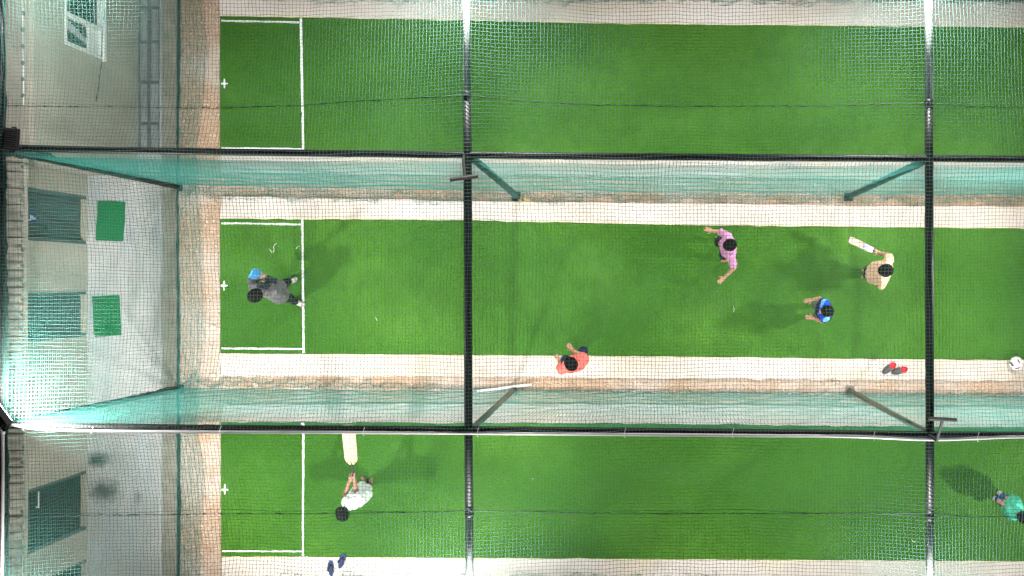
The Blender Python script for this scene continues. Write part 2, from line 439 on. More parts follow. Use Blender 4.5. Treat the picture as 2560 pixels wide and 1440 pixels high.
t = empty('side_net', P(1170, beam_up(1170), ZB), 'green net curtain hanging from the black beam between far and middle lanes', 'net', 'green net curtains between lanes')
net_mesh('mesh_curtain', side_grid(yu, lambda px: np.interp(px, [440,600,1290,2120,2560,3300],[463,466,480,487,489,496]), lambda x: np.interp(x,[-8,-6,-3,0,5],[.20,.23,.20,.17,.16]), -1, 21), TWS, t)
strands('gathered_edge', [P(6,375,4.46), P(120,393,3.25), P(300,433,1.4), P(445,464,0.05)], (0.055,0.02), t, 8, 3)
t = empty('side_net', P(1170, beam_lo(1170), ZB), 'green net curtain hanging beside the white conduit, before the near lane', 'net', 'green net curtains between lanes')
net_mesh('mesh_curtain', side_grid(yl, lambda px: np.interp(px, [440,600,1290,2120,2560,3300],[969,970,979,987,990,998]), lambda x: np.interp(x,[-8,-6.8,-5,-3,0,5],[.19,.20,.17,.06,.045,.05]), 1, 31), TWS, t)
strands('gathered_edge', [P(8,1062,4.46), P(100,1046,3.45), P(250,1012,1.9), P(448,967,0.05)], (0.045,0.018), t, 7, 5, material='cord')
t = empty('side_net', P(1170, -18, 0), 'net hem on the pale path along the top edge of the photo', 'net', 'green net curtains between lanes')
net_mesh('mesh_curtain', side_grid(lambda x: YT(x), lambda px: np.interp(px, [400,1300,3300],[-24,-16,-4]), lambda x: np.interp(x,[-8,-5,0,5],[.12,.20,.17,.15]), -1, 41), TWS, t)
t = empty('side_net', P(1170, 1471, 0), 'net hem on the path below the blue flip flops, along the bottom edge', 'net', 'green net curtains between lanes')
net_mesh('mesh_curtain', side_grid(lambda x: YBo(x), lambda px: np.interp(px, [400,1300,3300],[1463,1466,1474]), lambda x: np.interp(x,[-8,-5,0,5],[.15,.24,.21,.22]), 1, 51), TWS, t)

def rear_grid():
    ys = np.arange(P(0,1770,ZB).y, P(0,-300,ZB).y, CELL)
    nh = int((ZB-0.03)/CELL); ns = 26
    f1, f2, f3 = field(61), field(62, fmin=1, fmax=5), field(63, fmin=3, fmax=9)
    G = np.zeros((len(ys), nh+ns+1, 3))
    py0 = CY - ys*S                               # ground pixel row of each strand
    sk = np.interp(py0, [-30,130,380,560,820,960,1080,1180,1300,1450], [.40,.52,.31,.40,.46,.36,.34,.47,.40,.38])
    xf = (446 - CX)/S
    for j in range(nh+ns+1):
        if j <= nh:
            t = j/nh; z = ZB*(1-t) + 0.03*t
            x = XB[0] + (xf - XB[0])*t**1.3 + 0.12*np.clip(t/.1,0,1)*(1-t)**1.4*(1+.12*f1(ys,0*ys)) + 0.006*f2(ys, 0*ys+z)*t
            G[:, j] = np.stack([x, ys + .012*f1(ys, 0*ys+z*.5), np.full_like(ys, z)], axis=1)
        else:
            u = (j-nh)/ns
            x = xf + sk*u + .010*f3(ys, 0*ys+u*2)
            z = 0.03 + .045*np.abs(f3(ys*1.3, 0*ys+u*1.7+5))*(1-.5*u)
            G[:, j] = np.stack([x, ys + .016*f3(ys+3, 0*ys+u*2.3), z], axis=1)
    return G
t = empty('rear_net', (XB[0], 0, ZB), 'green net curtain in front of the building, its hem piled on bare soil', 'net')
net_mesh('mesh_curtain', rear_grid(), (0.0017, 0.0017), t)
strands('gathered_edge', [P(9,-310,4.5), P(9,100,4.5), P(8,370,4.5), P(11,600,4.5), P(13,800,4.5), P(13,1000,4.5), P(11,1060,4.5), P(17,1200,4.5), P(16,1400,4.5), P(12,1780,4.5)], (0.035,0.035), t, 9, 8, rr=0.012)
strands('foot_rope', [P(447,-30,.03), P(447,200,.03), P(443,420,.03), P(443,470,.03), P(444,700,.03), P(446,950,.03), P(447,1200,.03), P(448,1470,.03)], (0.02,0.02), t, 5, 9, rr=0.010)

# ------------------------------------------------------------------ steel frame
fr = empty('cage_frame', P(1296, 712, 0), 'black steel pipe frame of posts and beams that carries the green nets', 'frame')
def longbeam(fn, z=ZB):
    mb = MB(); mb.tube([P(px, fn(px), z) for px in (-20,0,120,240,552,900,1170,1420,1800,2040,2320,2560,3000,3474)], 0.043, 14)
    return mb.build('long_beam', M['steel'], fr, True)
longbeam(beam_up); longbeam(beam_lo); longbeam(lambda px: -300); longbeam(lambda px: 1770)
for top, bot, j0, j1 in ((1164,1176,239,1283),(2321,2326,259,1290),(3472,3478,255,1290)):
    pts = [P(top,-300,ZB), P(top+(bot-top)*.28,j0,ZB), P((top+bot)/2-1,390,ZB), P((top+bot)/2,730,ZB), P((top+bot)/2+1,1076,ZB), P(top+(bot-top)*.76,j1,ZB), P(bot,1770,ZB)]
    mb = MB(); mb.tube(pts[1:6], 0.051, 16); mb.build('crossbeam', M['steel'], fr, True)
    for seg in (pts[:2], pts[5:]):
        mb = MB(); mb.tube([seg[0], seg[0].lerp(seg[1], .5), seg[1]], 0.048, 16); mb.build('crossbeam_sleeve', M['palesteel'], fr, True)  # outer lengths of the crossbeam, coloured paler than the black middle
    for q in (pts[1], pts[5]):
        mb = MB(); mb.tube([q-Vector((0,.05,0)), q-Vector((0,.02,0)), q+Vector((0,.02,0)), q+Vector((0,.05,0))], [.050,.054,.054,.050], 16); mb.build('joint_collar', M['steel'], fr, True)
mb = MB(); mb.tube([P(4,-300,ZB), P(4,380,ZB), P(4,1062,ZB), P(5,1770,ZB)], 0.043, 14); mb.build('rear_beam', M['steel'], fr, True)
def post(tpx, tpy, fpx, fpy, mkey, wrap=False):
    mb = MB(); mb.tube([P(fpx,fpy,0.0), P(tpx,tpy,ZB-0.045)], 0.041, 16)
    po = mb.build('post', M[mkey], fr, True)
    mb = MB(); c = P(fpx,fpy,0); mb.box(c-Vector((.07,.07,0)), c+Vector((.07,.07,.014))); mb.build('base_plate', M[mkey], po)
    if wrap:
        mb = MB(); a, b = P(fpx,fpy,0.02), P(tpx,tpy,ZB-0.06); pts, rad = [], []
        for i in range(41):
            pts.append(a.lerp(b, i/40)); rad.append(0.049+random.uniform(-.005,.005))
        mb.tube(pts, rad, 14); mb.build('net_wrap', M['wrap'], po, True)
post(1176,390,1291,490,'steel',True); post(1180,1073,1283,976,'postp')
post(2320,398,2121,492,'steel',True); post(2325,1085,2124,976,'postp')
post(4,375,446,468,'steel'); post(5,1062,449,972,'steel')

b1 = empty('mounting_bracket', P(1160,388,4.52), 'black T-shaped steel bracket by the far beam, bar across the crossbeam', 'bracket', 'black brackets on top of the beams')
mb = MB(); mb.tube([P(1124.5,449.5,4.86), P(1194.5,440,4.86)], 0.026, 4); bevel(mb.build('bar', M['bracket'], b1), .004)
mb = MB(); mb.tube([P(1159,388,4.53), P(1158,400,4.70), P(1162,444,4.84)], 0.018, 4); mb.build('arm', M['bracket'], b1)
b2 = empty('mounting_bracket', P(2326,1088,4.52), 'black T-shaped steel bracket over the white conduit, raised on a bent arm', 'bracket', 'black brackets on top of the beams')
mb = MB(); mb.tube([P(2321,1046,5.0), P(2392,1050,5.0)], 0.024, 4); bevel(mb.build('bar', M['bracket'], b2), .004)
mb = MB(); mb.tube([P(2322,1087,4.53), P(2342,1102,4.72), P(2356,1051,4.98)], 0.019, 4); mb.build('arm', M['bracket'], b2)

# white conduit with its junction box
cd = empty('conduit', P(8,1070,4.55), 'pale plastic conduit pipe strapped along the near beam, with round junction box', 'conduit')
def smoothpath(pts, z, n=6):
    out = []
    for i in range(len(pts)-1):
        p0 = pts[max(i-1,0)]; p1 = pts[i]; p2 = pts[i+1]; p3 = pts[min(i+2,len(pts)-1)]
        for k in range(n):
            t = k/n
            c = [0.5*((2*p1[j]) + (-p0[j]+p2[j])*t + (2*p0[j]-5*p1[j]+4*p2[j]-p3[j])*t*t + (-p0[j]+3*p1[j]-3*p2[j]+p3[j])*t**3) for j in (0,1)]
            out.append(P(c[0], c[1], z))
    out.append(P(pts[-1][0], pts[-1][1], z)); return out
cpts = [(14,1060),(60,1067),(110,1073),(200,1077),(380,1079),(550,1080),(860,1081),(1170,1083),(1540,1086),(1900,1089),(2060,1090),(2180,1093),(2325,1099),(2440,1096),(2560,1092),(2900,1092),(3474,1098)]
mb = MB(); mb.tube(smoothpath(cpts, 4.53), 0.019, 12); mb.build('pipe', M['pvc'], cd, True)
mb = MB(); mb.tube([P(7,1076,4.55), P(7,1200,4.55), P(5,1440,4.55), P(4,1770,4.55)], 0.019, 12); mb.build('pipe', M['pvc'], cd, True)
mb = MB(); mb.tube([P(8,1070,4.52), P(8,1070,4.585), P(8,1070,4.59)], [0.036,0.036,0.028], 24); mb.tube([P(7,1054,4.55),P(7,1085,4.55)], 0.024, 12); bx = mb.build('junction_box', M['white'], cd, True, 40)
for px, y0, y1 in ((58,1064,1077),(116,1070,1080),(228,1071,1084),(548,1068,1084),(907,1071,1087),(1192,1072,1090),(2183,1082,1099),(2443,1084,1102),(1560,1072,1092),(1830,1074,1094)):
    mb = MB(); z = 4.556
    mb.tube([P(px+5,y0-4,z), P(px+1,(y0+y1)/2,z+.004), P(px,y1-2,z), P(px+3,y1+2,z-.006)], 0.0022, 5); mb.build('cable_tie', M['tie'], cd)

# ------------------------------------------------------------------ floodlights (fixture + lamp)
def flood(loc, target, energy, label, size=(.17,.12,.035), on=True, spread=150, col=(1.0,0.97,0.93), soft=0.08, blend=0.6):
    loc = Vector(loc); d = (Vector(target)-loc).normalized()
    q = d.to_track_quat('-Z', 'Y').to_matrix()
    rx, ry, rz = q @ Vector((1,0,0)), q @ Vector((0,1,0)), q @ Vector((0,0,1))
    e = empty('floodlight', loc, label, 'floodlight', 'black floodlights on the cage')
    mb = MB(); c = loc + rz*size[2]
    mb.obox(c, rx*size[0], ry*size[1], rz*size[2])
    for k in range(-4, 5): mb.obox(c + rz*(size[2]+.012) + rx*(k*size[0]*.2), rx*.004, ry*size[1]*.8, rz*.012)
    bevel(mb.build('housing', M['housing'], e), .006)
    mb = MB(); mb.obox(loc - rz*.004, rx*size[0]*.88, ry*size[1]*.84, rz*.003)
    mb.build('lens', M['led'] if on else M['glass'], e)
    mb = MB()
    for s in (-1,1): mb.tube([c + rx*s*(size[0]+.012), c + rx*s*(size[0]+.012) + rz*.10 - Vector((0,0,.08))], .009, 6)
    a = c + rx*(size[0]+.012) + rz*.10 - Vector((0,0,.08)); b = c - rx*(size[0]+.012) + rz*.10 - Vector((0,0,.08))
    mb.tube([a, b], .009, 6); mb.build('bracket', M['bracket'], e)
    if on:
        ld = bpy.data.lights.new('flood_lamp', 'SPOT'); ld.energy = energy; ld.color = col
        ld.spot_size = math.radians(spread); ld.spot_blend = blend; ld.shadow_soft_size = soft
        lo = bpy.data.objects.new('flood_lamp', ld); COL.objects.link(lo)
        lo.parent = e
        lo.location = d*0.05
        lo.rotation_euler = d.to_track_quat('-Z', 'Y').to_euler()
    return e
EN = 1.0
flood(P(6,1034,4.86), P(1000,560,0), 1550*EN, 'black floodlight above the white junction box at the left edge')
flood(P(28,349,4.62), P(60,420,0), 0, 'small unlit black floodlight beside the corner of the far beam', size=(.13,.085,.035), on=False)
flood(P(1165,-185,5.15), P(1172,240,4.3), 1650*EN, 'black floodlight over the first crossbeam beyond the top edge', spread=165, blend=1.0)
flood(P(2322,-185,5.15), P(2322,240,4.3), 1650*EN, 'black floodlight over the second crossbeam beyond the top edge', spread=165, blend=1.0)
flood(P(1173,1625,5.1), P(1172,1230,4.3), 1000*EN, 'black floodlight over the first crossbeam beyond the bottom edge', spread=165, blend=1.0)
flood(P(2326,1625,5.1), P(2325,1230,4.3), 1000*EN, 'black floodlight over the second crossbeam beyond the bottom edge', spread=165, blend=1.0)
flood(P(150,-130,5.0), P(420,420,0), 650*EN, 'black floodlight at the far left corner of the cage')
flood(P(60,1570,5.0), P(500,1100,0), 380*EN, 'black floodlight at the near left corner of the cage')
UN = dict(size=(.2,.14,.04), spread=112)
UR = dict(size=(.2,.14,.04), spread=150, soft=.2)
flood(Vector((6.1,0.12,4.25)), P(1500,720,0), 1650*EN, 'black floodlight under the roof beyond the right side', **UR)
flood(Vector((-3.0,-4.15,4.25)), Vector((-4.75,-2.2,0)), 1150*EN, 'black floodlight under the roof net below the flip flops', **UN)
flood(Vector((-6.3,-4.2,4.25)), Vector((-4.6,-2.2,0)), 1150*EN, 'black floodlight under the roof net near the building, bottom side', **UN)
flood(Vector((1.6,-4.3,4.25)), Vector((1.4,-1.8,0)), 700*EN, 'added fill lamp under the roof net, bottom side between crossbeams', **UN)  # added out of view to brighten the near lane floor
flood(Vector((7.1,-4.3,4.25)), Vector((5.0,-2.6,0)), 1150*EN, 'black floodlight under the roof net at the bottom right corner', **UN)
flood(Vector((-4.0,4.3,4.25)), Vector((-3.6,1.2,0)), 430*EN, 'added fill lamp under the roof net, top side beyond the crease', **UN)  # unseen fill lamp, added so the lane ground gets more light
flood(Vector((1.2,4.3,4.25)), Vector((1.2,1.2,0)), 600*EN, 'added fill lamp under the roof net, top side between crossbeams', **UN)  # fill lamp put in out of sight, aimed at the middle lane
flood(Vector((5.6,4.2,4.25)), Vector((4.8,1.2,0)), 400*EN, 'added fill lamp under the roof net at the top right corner', **UN)  # another unseen lamp added to fill the ground on this side

# ------------------------------------------------------------------ ground
def pxpoly(pts, z=0): return [P(a, b, z) for a, b in pts]
def grid_sheet(name, x0, x1, y0, y1, n, m, zf, material):
    mb = MB(); vs = []; fs = []
    for i in range(n+1):
        for j in range(m+1):
            x = x0+(x1-x0)*i/n; y = y0+(y1-y0)*j/m; vs.append((x, y, zf(x, y)))
    for i in range(n):
        for j in range(m):
            a = i*(m+1)+j; fs.append((a, a+m+1, a+m+2, a+1))
    mb.add(vs, fs); return mb.build(name, material, None, True)
g = MB(); g.add([(-80,-80,-.04),(80,-80,-.04),(80,80,-.04),(-80,80,-.04)], [(0,1,2,3)])
tag(g.build('ground', M['dirt']), kind='structure')
def soil_z(x, y):
    v = mnoise.noise(Vector((x*1.3, y*1.3, 0)))*.010 + mnoise.noise(Vector((x*6, y*6, 3)))*.006 + mnoise.noise(Vector((x*19, y*19, 7)))*.0035
    return -0.008 + v
o = grid_sheet('soil', -8.4, 7.0, -5.6, 5.2, 330, 240, soil_z, M['dirt']); tag(o, kind='structure')

def ripple(pts, amp, seed, step=28, z=0):
    """walk a pixel polyline adding small unevenness"""
    r = random.Random(seed); out = []
    for (a, b), (c, d) in zip(pts[:-1], pts[1:]):
        n = max(1, int(math.hypot(c-a, d-b)/step))
        for k in range(n):
            t = k/n; out.append((a+(c-a)*t + r.gauss(0, amp), b+(d-b)*t + r.gauss(0, amp)))
    out.append(pts[-1]); return out
def strip(name, left, top, bot, z0, z1, material, amp=0.5, seed=1, right=2800):
    def yy(pl, x): return float(np.interp(x, [p[0] for p in pl], [p[1] for p in pl]))
    tp = [p for p in top if p[0] <= right]; bp = [p for p in bot if p[0] <= right]
    a = ripple(tp, amp, seed); b = ripple(bp[::-1], amp, seed+1)
    mb = MB(); mb.slab(pxpoly(a + b), z0, z1); o = mb.build(name, material); tag(o, kind='structure'); return o
RX = 2800
ZT, ZP = 0.030, 0.040
strip('turf_far_lane', 0, [(552,42),(757,46),(1165,52),(1480,60),(2060,66),(2560,70),(RX,72)], [(552,376),(1170,382),(2320,394),(RX,398)], -.03, ZT, M['turf'], .35, 3)
strip('turf_middle_lane', 0, [(552,548),(1180,552),(1700,564),(2320,570),(2560,572),(RX,574)], [(553,882),(1180,886),(1700,890),(2060,895),(2560,899),(RX,901)], -.03, ZT, M['turf'], .35, 5)
strip('turf_near_lane', 0, [(554,1055),(1180,1057),(1540,1058),(2060,1065),(RX,1069)], [(555,1389),(1170,1393),(2320,1400),(RX,1403)], -.03, ZT, M['turf'], .35, 7)
def path(name, top, bot, seed):
    a = ripple(top, .7, seed); b = ripple(bot[::-1], 1.1, seed+1)
    # rounded outer corner at the left end
    mb = MB(); mb.slab(pxpoly(a + b), -.05, ZP); o = bevel(mb.build(name, M['path']), .008); tag(o, kind='structure')
path('path_far_outer', [(552,-12),(1180,-6),(2000,0),(RX,8)], [(552,41),(757,45),(1165,51),(1480,59),(2060,65),(2560,69),(RX,71)], 11)
path('path_far_inner', [(552,377),(1170,383),(2320,395),(RX,399)], [(556,432),(1170,438),(2320,450),(RX,454)], 13)
path('path_middle_far', [(557,491),(1170,503),(1700,509),(2120,514),(RX,518)], [(552,547),(1180,551),(1700,563),(2320,569),(2560,571),(RX,573)], 15)
path('path_middle_near', [(553,883),(1180,887),(1700,891),(2060,896),(2560,900),(RX,902)], [(556,937),(566,940),(1170,941),(1600,945),(2100,949),(2560,952),(RX,953)], 17)
path('path_near_inner', [(557,1010),(1180,1009),(1540,1009),(2060,1015),(RX,1019)], [(554,1054),(1180,1056),(1540,1057),(2060,1064),(RX,1068)], 19)
path('path_near_outer', [(555,1390),(1170,1394),(2320,1401),(RX,1404)], [(557,1446),(1170,1450),(RX,1460)], 21)
# thin yellowish mouldy edge where the path meets the turf
def mould(pts, seed, sgn):
    r = random.Random(seed); mb = MB()
    segs = ripple(pts, .3, seed, 14)
    run = 0
    for (a, b), (c, d) in zip(segs[:-1], segs[1:]):
        w = 1.2 + 4.5*max(0, mnoise.noise(Vector((a*.009, seed*3.1, 0))) + .12) + r.uniform(0, .8)
        w2 = 1.2 + 4.5*max(0, mnoise.noise(Vector((c*.009, seed*3.1, 0))) + .12) + r.uniform(0, .8)
        q = [P(a,b,ZP+.003), P(c,d,ZP+.003), P(c,d+sgn*w2,ZP+.003), P(a,b+sgn*w,ZP+.003)]
        if sgn < 0: q = q
        mb.add(q, [(0,1,2,3) if sgn < 0 else (3,2,1,0)])
    tag(mb.build('mould', M['mould']), kind='structure')
mould([(556,546),(1180,550),(1700,562),(2320,568),(2700,572)], 1, -1)
mould([(556,884),(1180,888),(1700,892),(2060,897),(2700,902)], 2, 1)
mould([(556,1391),(1170,1395),(2320,1402),(2700,1404)], 3, 1)
mould([(556,40),(1165,50),(1480,58),(2060,64),(2700,70)], 4, -1)

# crease markings, worn white paint on the turf
def marks(name, lines, cross):
    mb = MB(); r = random.Random(hash(name) % 999)
    for (a, b, c, d, w, w2) in lines:
        n = max(3, int(math.hypot(c-a, d-b)/9)); A, B = [], []
        L = math.hypot(c-a, d-b); nx, ny = -(d-b)/L, (c-a)/L
        for k in range(n+1):
            t = k/n; x, y = a+(c-a)*t, b+(d-b)*t; ww = (w+(w2-w)*t)/2*.88
            A.append((x+nx*(ww+r.gauss(0,.35)), y+ny*(ww+r.gauss(0,.35)))); B.append((x-nx*(ww+r.gauss(0,.35)), y-ny*(ww+r.gauss(0,.35))))
        vs = [P(p[0],p[1],ZT+.004) for p in A] + [P(p[0],p[1],ZT+.004) for p in B]
        mb.add(vs, [(k, k+1, n+2+k, n+1+k) if True else 0 for k in range(n)])
    (x, y) = cross
    for poly in ([(x-8,y-2.2),(x+1,y-2.6),(x+9,y-1.2),(x+9,y+1.2),(x+1,y+2.6),(x-8,y+2.2)], [(x-1.2,y-13),(x+1.2,y-13),(x+2.6,y-3),(x+2.6,y+3),(x+1.2,y+12),(x-1.2,y+12),(x-2.6,y+3),(x-2.6,y-3)]):
        zz = ZT+.004 if len(poly) == 6 else ZT+.006
        mb.add([P(a,b,zz) for a, b in poly], [tuple(range(len(poly)-1,-1,-1))])
    tag(mb.build(name, M['line']), kind='structure')
marks('crease_far_lane', [(553,52,750,56,5,5),(752,45,758,375,7,6),(553,370,754,372.5,5,5)], (561,209))
marks('crease_middle_lane', [(553,558,752,561,5,5),(755.5,549,759,882,6,6),(554,871,757,872.5,5,5)], (560,714))
marks('crease_near_lane', [(754,1057,754,1061,5,5),(758.5,1057,757,1389,6,5),(555,1378,754,1378.5,4,4),(556,1065,756,1066,4,4)], (562,1224))

# building forecourt
ZA = 0.12
ax0, ax1, ax2 = P(216,0,ZA).x, P(401,0,ZA).x, P(441,0,0.05).x
mb = MB(); mb.box((ax0-1.6,-8,-.05),(ax1,8,ZA)); o = bevel(mb.build('forecourt', M['apron']), .012); tag(o, kind='structure')
mb = MB(); mb.box((ax1+.003,-8,-.05),(ax2,8,0.05)); o = bevel(mb.build('forecourt_kerb', M['kerb']), .012); tag(o, kind='structure')
def smudges(m, spots):
    nt = m.node_tree; nd = nt.nodes; lk = nt.links; b = nd['Principled BSDF']; tc = nd.new('ShaderNodeTexCoord')
    for (px, py, rx_, ry_, st) in spots:
        src = b.inputs['Base Color'].links[0].from_socket; c = P(px, py, ZA)
        a = nd.new('ShaderNodeVectorMath'); a.operation = 'SUBTRACT'; a.inputs[1].default_value = (c.x, c.y, ZA)
        d = nd.new('ShaderNodeVectorMath'); d.operation = 'DIVIDE'; d.inputs[1].default_value = (rx_/S, ry_/S, 1)
        n = nd.new('ShaderNodeTexNoise'); n.inputs['Scale'].default_value = 9; n.inputs['Detail'].default_value = 6
        l = nd.new('ShaderNodeVectorMath'); l.operation = 'LENGTH'
        q = nd.new('ShaderNodeMath'); q.operation = 'ADD'
        r = nd.new('ShaderNodeMapRange'); r.inputs[1].default_value = 1.55; r.inputs[2].default_value = .7; r.inputs[3].default_value = 0; r.inputs[4].default_value = st
        x = nd.new('ShaderNodeMix'); x.data_type = 'RGBA'; x.inputs[7].default_value = (.035,.035,.03,1)
        lk.new(tc.outputs['Object'], a.inputs[0]); lk.new(a.outputs[0], d.inputs[0]); lk.new(d.outputs[0], l.inputs[0]); lk.new(tc.outputs['Object'], n.inputs['Vector'])
        lk.new(l.outputs['Value'], q.inputs[0]); lk.new(n.outputs['Fac'], q.inputs[1]); lk.new(q.outputs[0], r.inputs[0])
        lk.new(r.outputs[0], x.inputs['Factor']); lk.new(src, x.inputs[6]); lk.new(x.outputs[2], b.inputs['Base Color'])
smudges(M['apron'], [(242,1150,42,26,.95),(262,1228,52,36,.85),(300,1160,60,60,.25),(345,1245,14,22,.45)])
# grey slabs laid on a darker strip in front of the far room
dr = empty('paving_slabs', P(372,200,ZA), 'row of grey concrete slabs on a darker strip at the foot of the wall', 'drain cover')
mb = MB(); a, b = P(346,385,ZA), P(399,-40,ZA); mb.box((a.x,a.y,ZA+.002),(b.x,b.y,ZA+.006)); mb.build('dark_strip', M['groove'], dr)
ys_ = [-40,20,105,206,309,378]
for k in range(5):
    y0, y1 = ys_[k]+4, ys_[k+1]-4
    for xa, xb in ((353,369),(379,397)):
        a, b = P(xa+random.uniform(-2,2), y1, ZA), P(xb, y0, ZA)
        mb = MB(); mb.box((a.x,a.y,ZA+.006),(b.x,b.y,ZA+.024)); bevel(mb.build('slab', M['drain'], dr), .006)

for k, (pts, lab) in enumerate((([(246,502),(314,505),(308,604),(240,601)], 'green turf doormat before the door with the blue sign'),
                               ([(231,741),(299,738),(304,838),(237,842)], 'green turf doormat before the door lit bright through the netting'))):
    mb = MB(); mb.slab(pxpoly(ripple(pts+[pts[0]], .5, k+40, 20)[:-1], ZA), ZA+.002, ZA+.016); tag(mb.build('doormat', M['mat']), lab, 'doormat', 'green doormats')

# ------------------------------------------------------------------ building
XR = P(219,0,ZA).x; XF = P(345,0,ZA).x
bd = empty('building', (XR, 0, ZA), 'low beige plastered building with ribbed roof edge and dark doors behind the nets', 'building')
def wy(py): return P(0, py, ZA).y
YC = wy(440)
doors = [(wy(490), wy(611)), (wy(728), wy(841)), (wy(1175), wy(1322)), (wy(1396), wy(1500))]
mb = MB(); H = 2.75; DZ = ZA + 2.05
y = YC
for (a, b) in doors:
    mb.box((XR-.2, b, DZ), (XR, a, H)); mb.box((XR-.2, a, ZA), (XR, y, H)); y = b
mb.box((XR-.2, -8.0, ZA), (XR, y, H))
mb.build('wall', M['plaster'], bd)
wy0, wy1 = 3.46, 4.80; wz0, wz1 = 1.17, 2.12
mb = MB()
mb.box((XF-.2, YC, ZA), (XF, wy0, 2.82)); mb.box((XF-.2, wy1, ZA), (XF, 8, 2.82)); mb.box((XF-.2, wy0, ZA), (XF, wy1, wz0)); mb.box((XF-.2, wy0, wz1), (XF, wy1, 2.82))
mb.box((XR, YC+.003, ZA), (XF-.2, YC+.2, 2.82))
mb.build('wall', M['plaster'], bd)
# roofs
mb = MB(); rfx = P(57,0,2.95).x
mb.box((-14, YC-.12, 2.825), (rfx, 8, 2.95)); rf = bevel(mb.build('roof', M['slabtop'], bd), .01)
mb = MB(); p0 = P(57,30,2.96)
mb.tube([P(57,20,2.955), P(56,120,2.955), P(58,180,2.955), P(59,262,2.955)], 0.008, 6, 0)
for py in (33,74,116,157,198,238):
    mb.ell(P(57.5+random.uniform(-1,1),py,2.955), (.022,.032,.02), mi=1)
mb.build('drip_edge', [M['white'], M['groove']], rf)
mb = MB(); ex = P(56,0,2.92).x; vs = []; fs = []
ysr = np.arange(YC-.13, -8, -0.0139); per = 0.2232
prof = []
for yv in ysr:
    u = ((YC-.13-yv)/per) % 1.0
    if u < .50: h = .055*math.sin(math.pi*u/.50)**.6
    elif u < .60: h = -.02
    else: h = .012 + .006*math.sin((u-.6)/.4*math.pi)
    prof.append(h)
ncol = 8
for zoff in (0, -.02):
    for i in range(ncol+1):
        x = ex - 5*i/ncol
        for k, yv in enumerate(ysr):
            vs.append((x + (0.012*math.sin(k*1.3) if i == 0 else 0), yv, 2.90 + .9*i/ncol + prof[k] + zoff))
L = len(ysr); T = (ncol+1)*L
for i in range(ncol):
    for k in range(L-1):
        a = i*L+k; fs.append((a, a+1, a+L+1, a+L)); fs.append((T+a+L, T+a+L+1, T+a+1, T+a))
for k in range(L-1): fs.append((k+1, k, T+k, T+k+1))
mb.add(vs, fs); mb.build('roof', M['tile'], bd)
mb = MB(); mb.box((ex-.10, -8, 2.755), (ex-.03, YC-.14, 2.86)); mb.box((XR-.2,-8,2.752),(ex-.101,YC-.14,2.775)); mb.build('eave_board', M['plaster'], bd)
# doors
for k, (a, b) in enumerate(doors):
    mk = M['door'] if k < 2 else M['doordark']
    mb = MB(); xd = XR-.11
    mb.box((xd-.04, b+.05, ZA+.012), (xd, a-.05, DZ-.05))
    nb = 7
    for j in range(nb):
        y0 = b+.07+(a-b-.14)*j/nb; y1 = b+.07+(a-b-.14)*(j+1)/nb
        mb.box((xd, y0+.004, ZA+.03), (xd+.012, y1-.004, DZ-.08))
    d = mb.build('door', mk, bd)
    mb = MB()
    mb.box((XR-.17, b+.002, ZA+.001), (XR-.02, b+.05, DZ-.002)); mb.box((XR-.17, a-.05, ZA+.001), (XR-.02, a-.002, DZ-.002)); mb.box((XR-.17, b+.05, DZ-.05), (XR-.02, a-.05, DZ-.003))
    mb.build('frame', M['frame_d'], d)
    mb = MB(); mb.box((xd+.002, b+.05, ZA+.002), (XR+.015, a-.05, ZA+.03)); bevel(mb.build('threshold', M['sill'], d), .005)
    mb = MB()
    hy = b+.16 if k != 2 else a-.35
    mb.tube([(xd+.05, hy, ZA+1.0 + (.18 if k == 2 else 0)), (xd+.05, hy+(.25 if k == 2 else .12), ZA+1.0+ (.18 if k == 2 else 0))], .011, 8)
    mb.tube([(xd+.01, hy+.01, ZA+1.0+ (.18 if k == 2 else 0)), (xd+.05, hy+.01, ZA+1.0+ (.18 if k == 2 else 0))], .009, 8)
    mb.build('handle', M['tie'] if k == 2 else M['bracket'], d)
    if k == 0:
        sx = xd+.016; sy0, sy1 = wy(0), 0
        # blue notice: z from photo column, rows 529..557
        z0, z1 = 1.30, 1.60; yA, yB = (CY-529)*(CAMZ-1.5)/2400, (CY-557)*(CAMZ-1.5)/2400
        mb = MB(); mb.box((sx-.003, yB, z0), (sx+.004, yA, z1)); sg = mb.build('sign', M['blue'], d)
        # the white emblem on it: a toilet in profile
        mb = MB()
        def pl(pts):
            mb.add([(sx+.0055, yB+(yA-yB)*u, z0+(z1-z0)*v) for u, v in pts] + [(sx+.0045, yB+(yA-yB)*u, z0+(z1-z0)*v) for u, v in pts],
                   [tuple(range(len(pts)))] + [(i, len(pts)+i, len(pts)+(i+1)%len(pts), (i+1)%len(pts)) for i in range(len(pts))])
        pl([(.30,.45),(.72,.45),(.66,.30),(.50,.24),(.52,.12),(.36,.12),(.36,.24),(.30,.34)])
        pl([(.22,.46),(.30,.46),(.30,.86),(.22,.86)]); pl([(.32,.47),(.76,.47),(.76,.53),(.32,.53)])
        pl([(.40,.06),(.46,.06),(.46,.11),(.40,.11)]); pl([(.56,.06),(.62,.06),(.62,.11),(.56,.11)])
        mb.build('emblem', M['white'], d)
